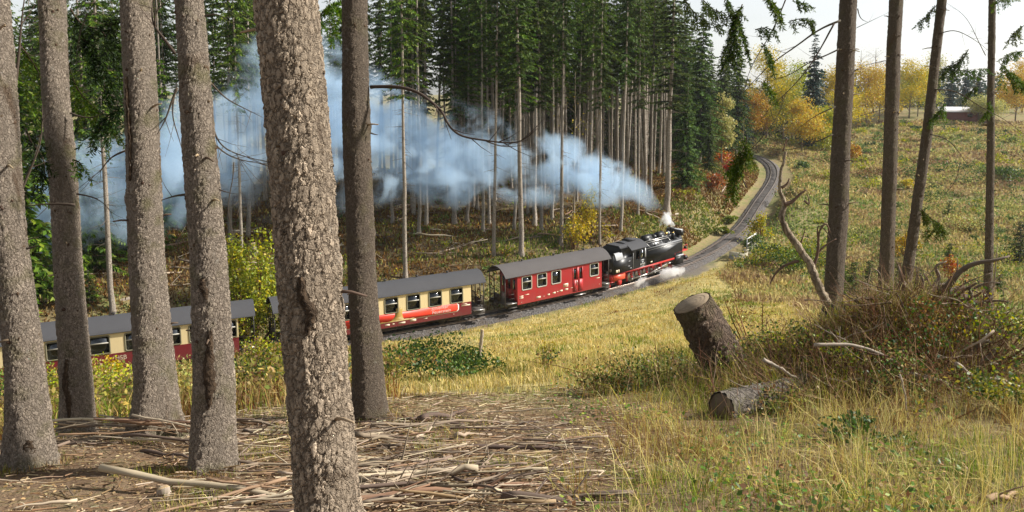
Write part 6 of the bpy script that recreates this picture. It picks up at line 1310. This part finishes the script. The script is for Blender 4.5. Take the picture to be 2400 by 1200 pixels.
n = 12000; d = rng.uniform(4.7, 12.5, n); px = rng.uniform(-60, 1500, n); x = (px - CX) / F_PX * d; b = np.c_[x, d, ground(x, d) + .012]; a = rng.random(n) * 6.28
quads(mb, b, unit(np.c_[np.cos(a), np.sin(a), rng.normal(0, .25, n)]), unit(np.c_[-np.sin(a), np.cos(a), rng.normal(0, .3, n)]), rng.uniform(.015, .06, n), rng.uniform(.008, .03, n), pick([(.22, .15, .095), (.15, .10, .06), (.30, .215, .14), (.10, .065, .04), (.38, .29, .20)], n))
tag(mb.build('twig_litter', M_TWIG), 'fine twigs and bark chips covering the ground under the near trunks', 'litter', kind='stuff')
# brash on the floor of the stand
for i in range(70):
    px = RD.uniform(20, 1540); py = RD.uniform(470, 690) if px < 640 else RD.uniform(480, 600); p, d = hit(px, py)
    if trk_dist(p[:1], p[1:2])[0][0] < 4: continue
    o = lay(px, py, RD.uniform(2.0, 6.5), RD.uniform(3.5, 8), RD.gauss(.35, .4), 'long dead branch on the brown floor of the stand behind the train', 'dead branches on the floor of the stand', .12)
# ---------------------------------------------------------------- shed, culvert parapet
M_SHED = plain('shed_boards', (.16, .055, .045), .85, .3, 2.); M_SHEDROOF = plain('shed_roof', (.55, .54, .56), .6, .15, 1.); M_CONC = plain('parapet_concrete', (.62, .56, .42), .85, .25, 4.)
p = at(2250, 283, 205); p[2] = gz(p[0], p[1]); shd = thing('shed', 'low brown wooden shed with pale roof on the crest beyond the clearing', 'shed', tuple(p), -.25)
part('wall', M_SHED, shd, (-5, 6.5, -2.5, 2.5, -1.5, 2.0))
mb = MB(); addprism(mb, [(-2.9, 1.95), (2.9, 2.05), (0, 3.3)], -5.6, 7.0, axis='x'); rf = mb.build('roof', M_SHEDROOF, shd); part('chimney', M_CONC, rf, (-4.6, -4.1, -.3, .3, 2.5, 3.9)); part('window', M_GLASS, shd, (1, 2.2, -2.53, -2.505, .7, 1.5)); part('door', M_DEAD_D, shd, (3.4, 4.4, -2.54, -2.51, -.2, 1.8))
sA, sB = 131.0, 136.5; a = trk(sA); t = trk_dir((sA + sB) / 2); nrm = np.array([t[1], -t[0], 0]); q = a + nrm * 3.9; cul = thing('culvert_parapet', 'pale concrete culvert parapet with iron railing beside the line ahead of the engine', 'parapet', tuple(q), math.atan2(t[1], t[0]))
part('wall', M_CONC, cul, (.2, 4.6, -.45, -.15, -1.4, .62)); part('coping', M_CONC, cul, (.1, 4.7, -.52, -.06, .623, .74)); part('wing_wall', M_CONC, cul, (-.1, .18, -.5, 1.3, -1.0, .42)); part('base_slab', M_GREYM, cul, (-.6, -.12, -.4, 1.2, -.6, .12))
for x in (.6, 2.4, 4.2):
    part('railing_post', M_GREYM, cul, (x - .04, x + .04, -.34, -.26, .742, 1.75))
part('handrail', M_WHITE, cul, (.5, 4.3, -.35, -.25, 1.752, 1.86)); part('handrail', M_WHITE, cul, (.65, 2.35, -.32, -.28, 1.2, 1.28))
# ---------------------------------------------------------------- smoke and steam
def volume_blob(name, label, stops, color, dens, nscale, step, thresh, aniso=0., cat='smoke', soft=.55, detail=4., amp=2.4):
    """smoke along a path: stops = (x, y, z, ry, rz, density) sorted by x; a closed tube holds a volume that thins to its rim"""
    S = np.array(stops, float); x0, x1 = S[0, 0], S[-1, 0]
    hi = 1.45
    xs = np.linspace(x0, x1, 60); C = np.stack([np.interp(xs, S[:, 0], S[:, j]) for j in range(1, 6)], -1)
    th = np.arange(20) * 2 * math.pi / 20; V = []
    for i, x in enumerate(xs): V.append(np.c_[np.full(20, x), C[i, 0] + C[i, 2] * hi * np.cos(th), C[i, 1] + C[i, 3] * hi * np.sin(th)])
    V = np.concatenate(V); i = np.arange(59)[:, None] * 20; j = np.arange(20)[None]; kk = (j + 1) % 20
    mb = MB(); mb.add(V, np.stack([i + j, i + kk, i + 20 + kk, i + 20 + j], -1).reshape(-1, 4)); c0 = len(V)
    V2 = np.array([(x0 - .05, C[0, 0], C[0, 1]), (x1 + .05, C[-1, 0], C[-1, 1])]); mb.v.append(V2); mb.c.append(np.ones((2, 3))); mb.n += 2
    mb.t.append(np.array([(c0, (a + 1) % 20, a) for a in range(20)])); mb.tm.append(np.zeros(20, int)); e = 59 * 20; mb.t.append(np.array([(c0 + 1, e + a, e + (a + 1) % 20) for a in range(20)])); mb.tm.append(np.zeros(20, int))
    k = NT(name + '_volume'); P = k.pos(); sp = k.n('SeparateXYZ', {0: P})
    f = k.n('MapRange', {'Value': sp.outputs[0], 'From Min': x0, 'From Max': x1}).outputs[0]
    lo = S[:, 1:6].min(0); rg = np.maximum(np.ptp(S[:, 1:6], axis=0), 1e-3)
    ra = k.ramp(f, [((s[0] - x0) / (x1 - x0), tuple((s[1:4] - lo[:3]) / rg[:3]) + (float((s[4] - lo[3]) / rg[3]),)) for s in S])
    rb = k.ramp(f, [((s[0] - x0) / (x1 - x0), (float(s[5]),) * 3) for s in S])
    sc = k.n('SeparateColor', {0: ra.outputs[0]})
    dec = lambda o, i: k.math('MULTIPLY_ADD', o, float(rg[i]), float(lo[i]))
    yc, zc, ry, rz = dec(sc.outputs[0], 0), dec(sc.outputs[1], 1), dec(sc.outputs[2], 2), dec(ra.outputs[1], 3)
    wq = k.noise(P, nscale * .55, 2, .5)
    dy = k.math('DIVIDE', k.math('SUBTRACT', sp.outputs[1], yc), ry); dz = k.math('DIVIDE', k.math('SUBTRACT', sp.outputs[2], zc), rz)
    r = k.math('SQRT', k.math('ADD', k.math('MULTIPLY', dy, dy), k.math('MULTIPLY', dz, dz)))
    nz = k.noise(P, nscale, detail, .6, .4)
    edge_ = k.math('ADD', r, k.math('ADD', k.math('MULTIPLY', k.math('SUBTRACT', nz.outputs[0], .5), amp), k.math('MULTIPLY', k.math('SUBTRACT', wq.outputs[0], .5), 1.2)))
    fall = k.n('MapRange', {'Value': edge_, 'From Min': thresh - soft, 'From Max': thresh, 'To Min': 1., 'To Max': 0.}, interpolation_type='SMOOTHSTEP').outputs[0]
    rim = k.n('MapRange', {'Value': r, 'From Min': 1.0, 'From Max': 1.42, 'To Min': 1., 'To Max': 0.}, interpolation_type='SMOOTHSTEP').outputs[0]
    ends = k.math('MULTIPLY', k.n('MapRange', {'Value': f, 'From Min': 0., 'From Max': .04}).outputs[0], k.n('MapRange', {'Value': f, 'From Min': 1., 'From Max': .97}).outputs[0])
    den = k.math('MULTIPLY', k.math('MULTIPLY', fall, rim), k.math('MULTIPLY', k.math('MULTIPLY', rb.outputs[0], ends), dens))
    v = k.n('VolumePrincipled', {'Color': (*color, 1), 'Density': den, 'Anisotropy': aniso}); k.l(v.outputs[0], k.out.inputs['Volume'])
    try: k.m.cycles.volume_step_rate = step
    except Exception: pass
    o = mb.build(name, k.m); return tag(o, label, cat, kind='stuff')
def sm(px, py, d, rpx, ry, den, g=1.0):
    p = at(px, py, d); return (p[0], p[1], p[2], ry, rpx * d / F_PX, den)
plume = [sm(1568, 508, 73.8, 10, .7, .7), sm(1550, 488, 75, 15, .9, .6), sm(1530, 466, 76, 24, 1.2, .6), sm(1490, 445, 77, 36, 1.7, .75), sm(1420, 425, 77, 62, 2.6, 1.), sm(1340, 398, 76, 72, 3.2, 1.), sm(1250, 390, 75, 78, 3.4, 1.), sm(1160, 372, 74, 88, 3.8, 1.), sm(1070, 362, 72, 105, 4.2, 1.), sm(980, 335, 71, 118, 4.6, 1.), sm(900, 330, 69, 125, 4.8, 1.), sm(800, 280, 67, 175, 5., .85), sm(720, 260, 66, 185, 5., .75), sm(620, 270, 64, 185, 5., .6), sm(500, 350, 62, 130, 5., .85), sm(380, 395, 61, 135, 5., .85), sm(240, 445, 60, 130, 5., .85), sm(100, 480, 59, 125, 5., .8), sm(-60, 500, 59, 115, 5, .7)]
volume_blob('smoke_plume', 'long pale-blue smoke plume drifting from the engine back through the spruce trunks', sorted(plume), (.67, .84, 1.0), .45, .33, .2, .94, .0, soft=.62, detail=8., amp=4.8)
hd = trk(LS + 10.35); cp_ = np.array(px_of(hd + [0, 0, 3.6]))
steam = [sm(1545, 520, 73.4, 10, .5, .35), sm(1558, 512, 73.2, 17, .75, .9), sm(1568, 514, 73.1, 19, .8, 1.), sm(1577, 522, 73.0, 13, .55, 1.), sm(1582, 530, 72.9, 8, .35, .9)]
volume_blob('chimney_steam', 'dense white steam puff at the engine chimney', sorted(steam), (.97, .97, .97), 3.2, 1.3, .2, .92, .2, 'steam', .6, 6., 4.)
q = [sm(1545, 645, 70.2, 8, .5, .5), sm(1562, 641, 70.3, 14, .8, 1.), sm(1582, 637, 70.5, 14, .8, 1.), sm(1597, 634, 71.0, 10, .6, .8), sm(1606, 630, 71.5, 6, .4, .4)]
volume_blob('cylinder_steam', 'white steam cloud blowing from the cylinders over the ballast', sorted(q), (.96, .96, .97), 2.2, 1.5, .25, 1.0, .2, 'steam')
q = [sm(1485, 668, 67.0, 6, .4, .4), sm(1497, 662, 67.2, 10, .5, 1.), sm(1508, 656, 67.4, 8, .4, .8), sm(1516, 650, 67.6, 5, .3, .3)]
volume_blob('drain_steam', 'small white steam wisp under the engine cab', sorted(q), (.95, .95, .96), 2.0, 1.8, .3, 1.0, .2, 'steam')
# ---------------------------------------------------------------- thin autumn haze
k = NT('haze_air'); v = k.n('VolumePrincipled', {'Color': (.86, .92, 1.0, 1), 'Density': .00012, 'Anisotropy': .2}); k.l(v.outputs[0], k.out.inputs['Volume'])
hz = part('haze', k.m, None, (-960, 960, -60, 1600, -32, 34)); tag(hz, 'thin pale autumn haze in the air over the whole valley', 'haze', kind='stuff')
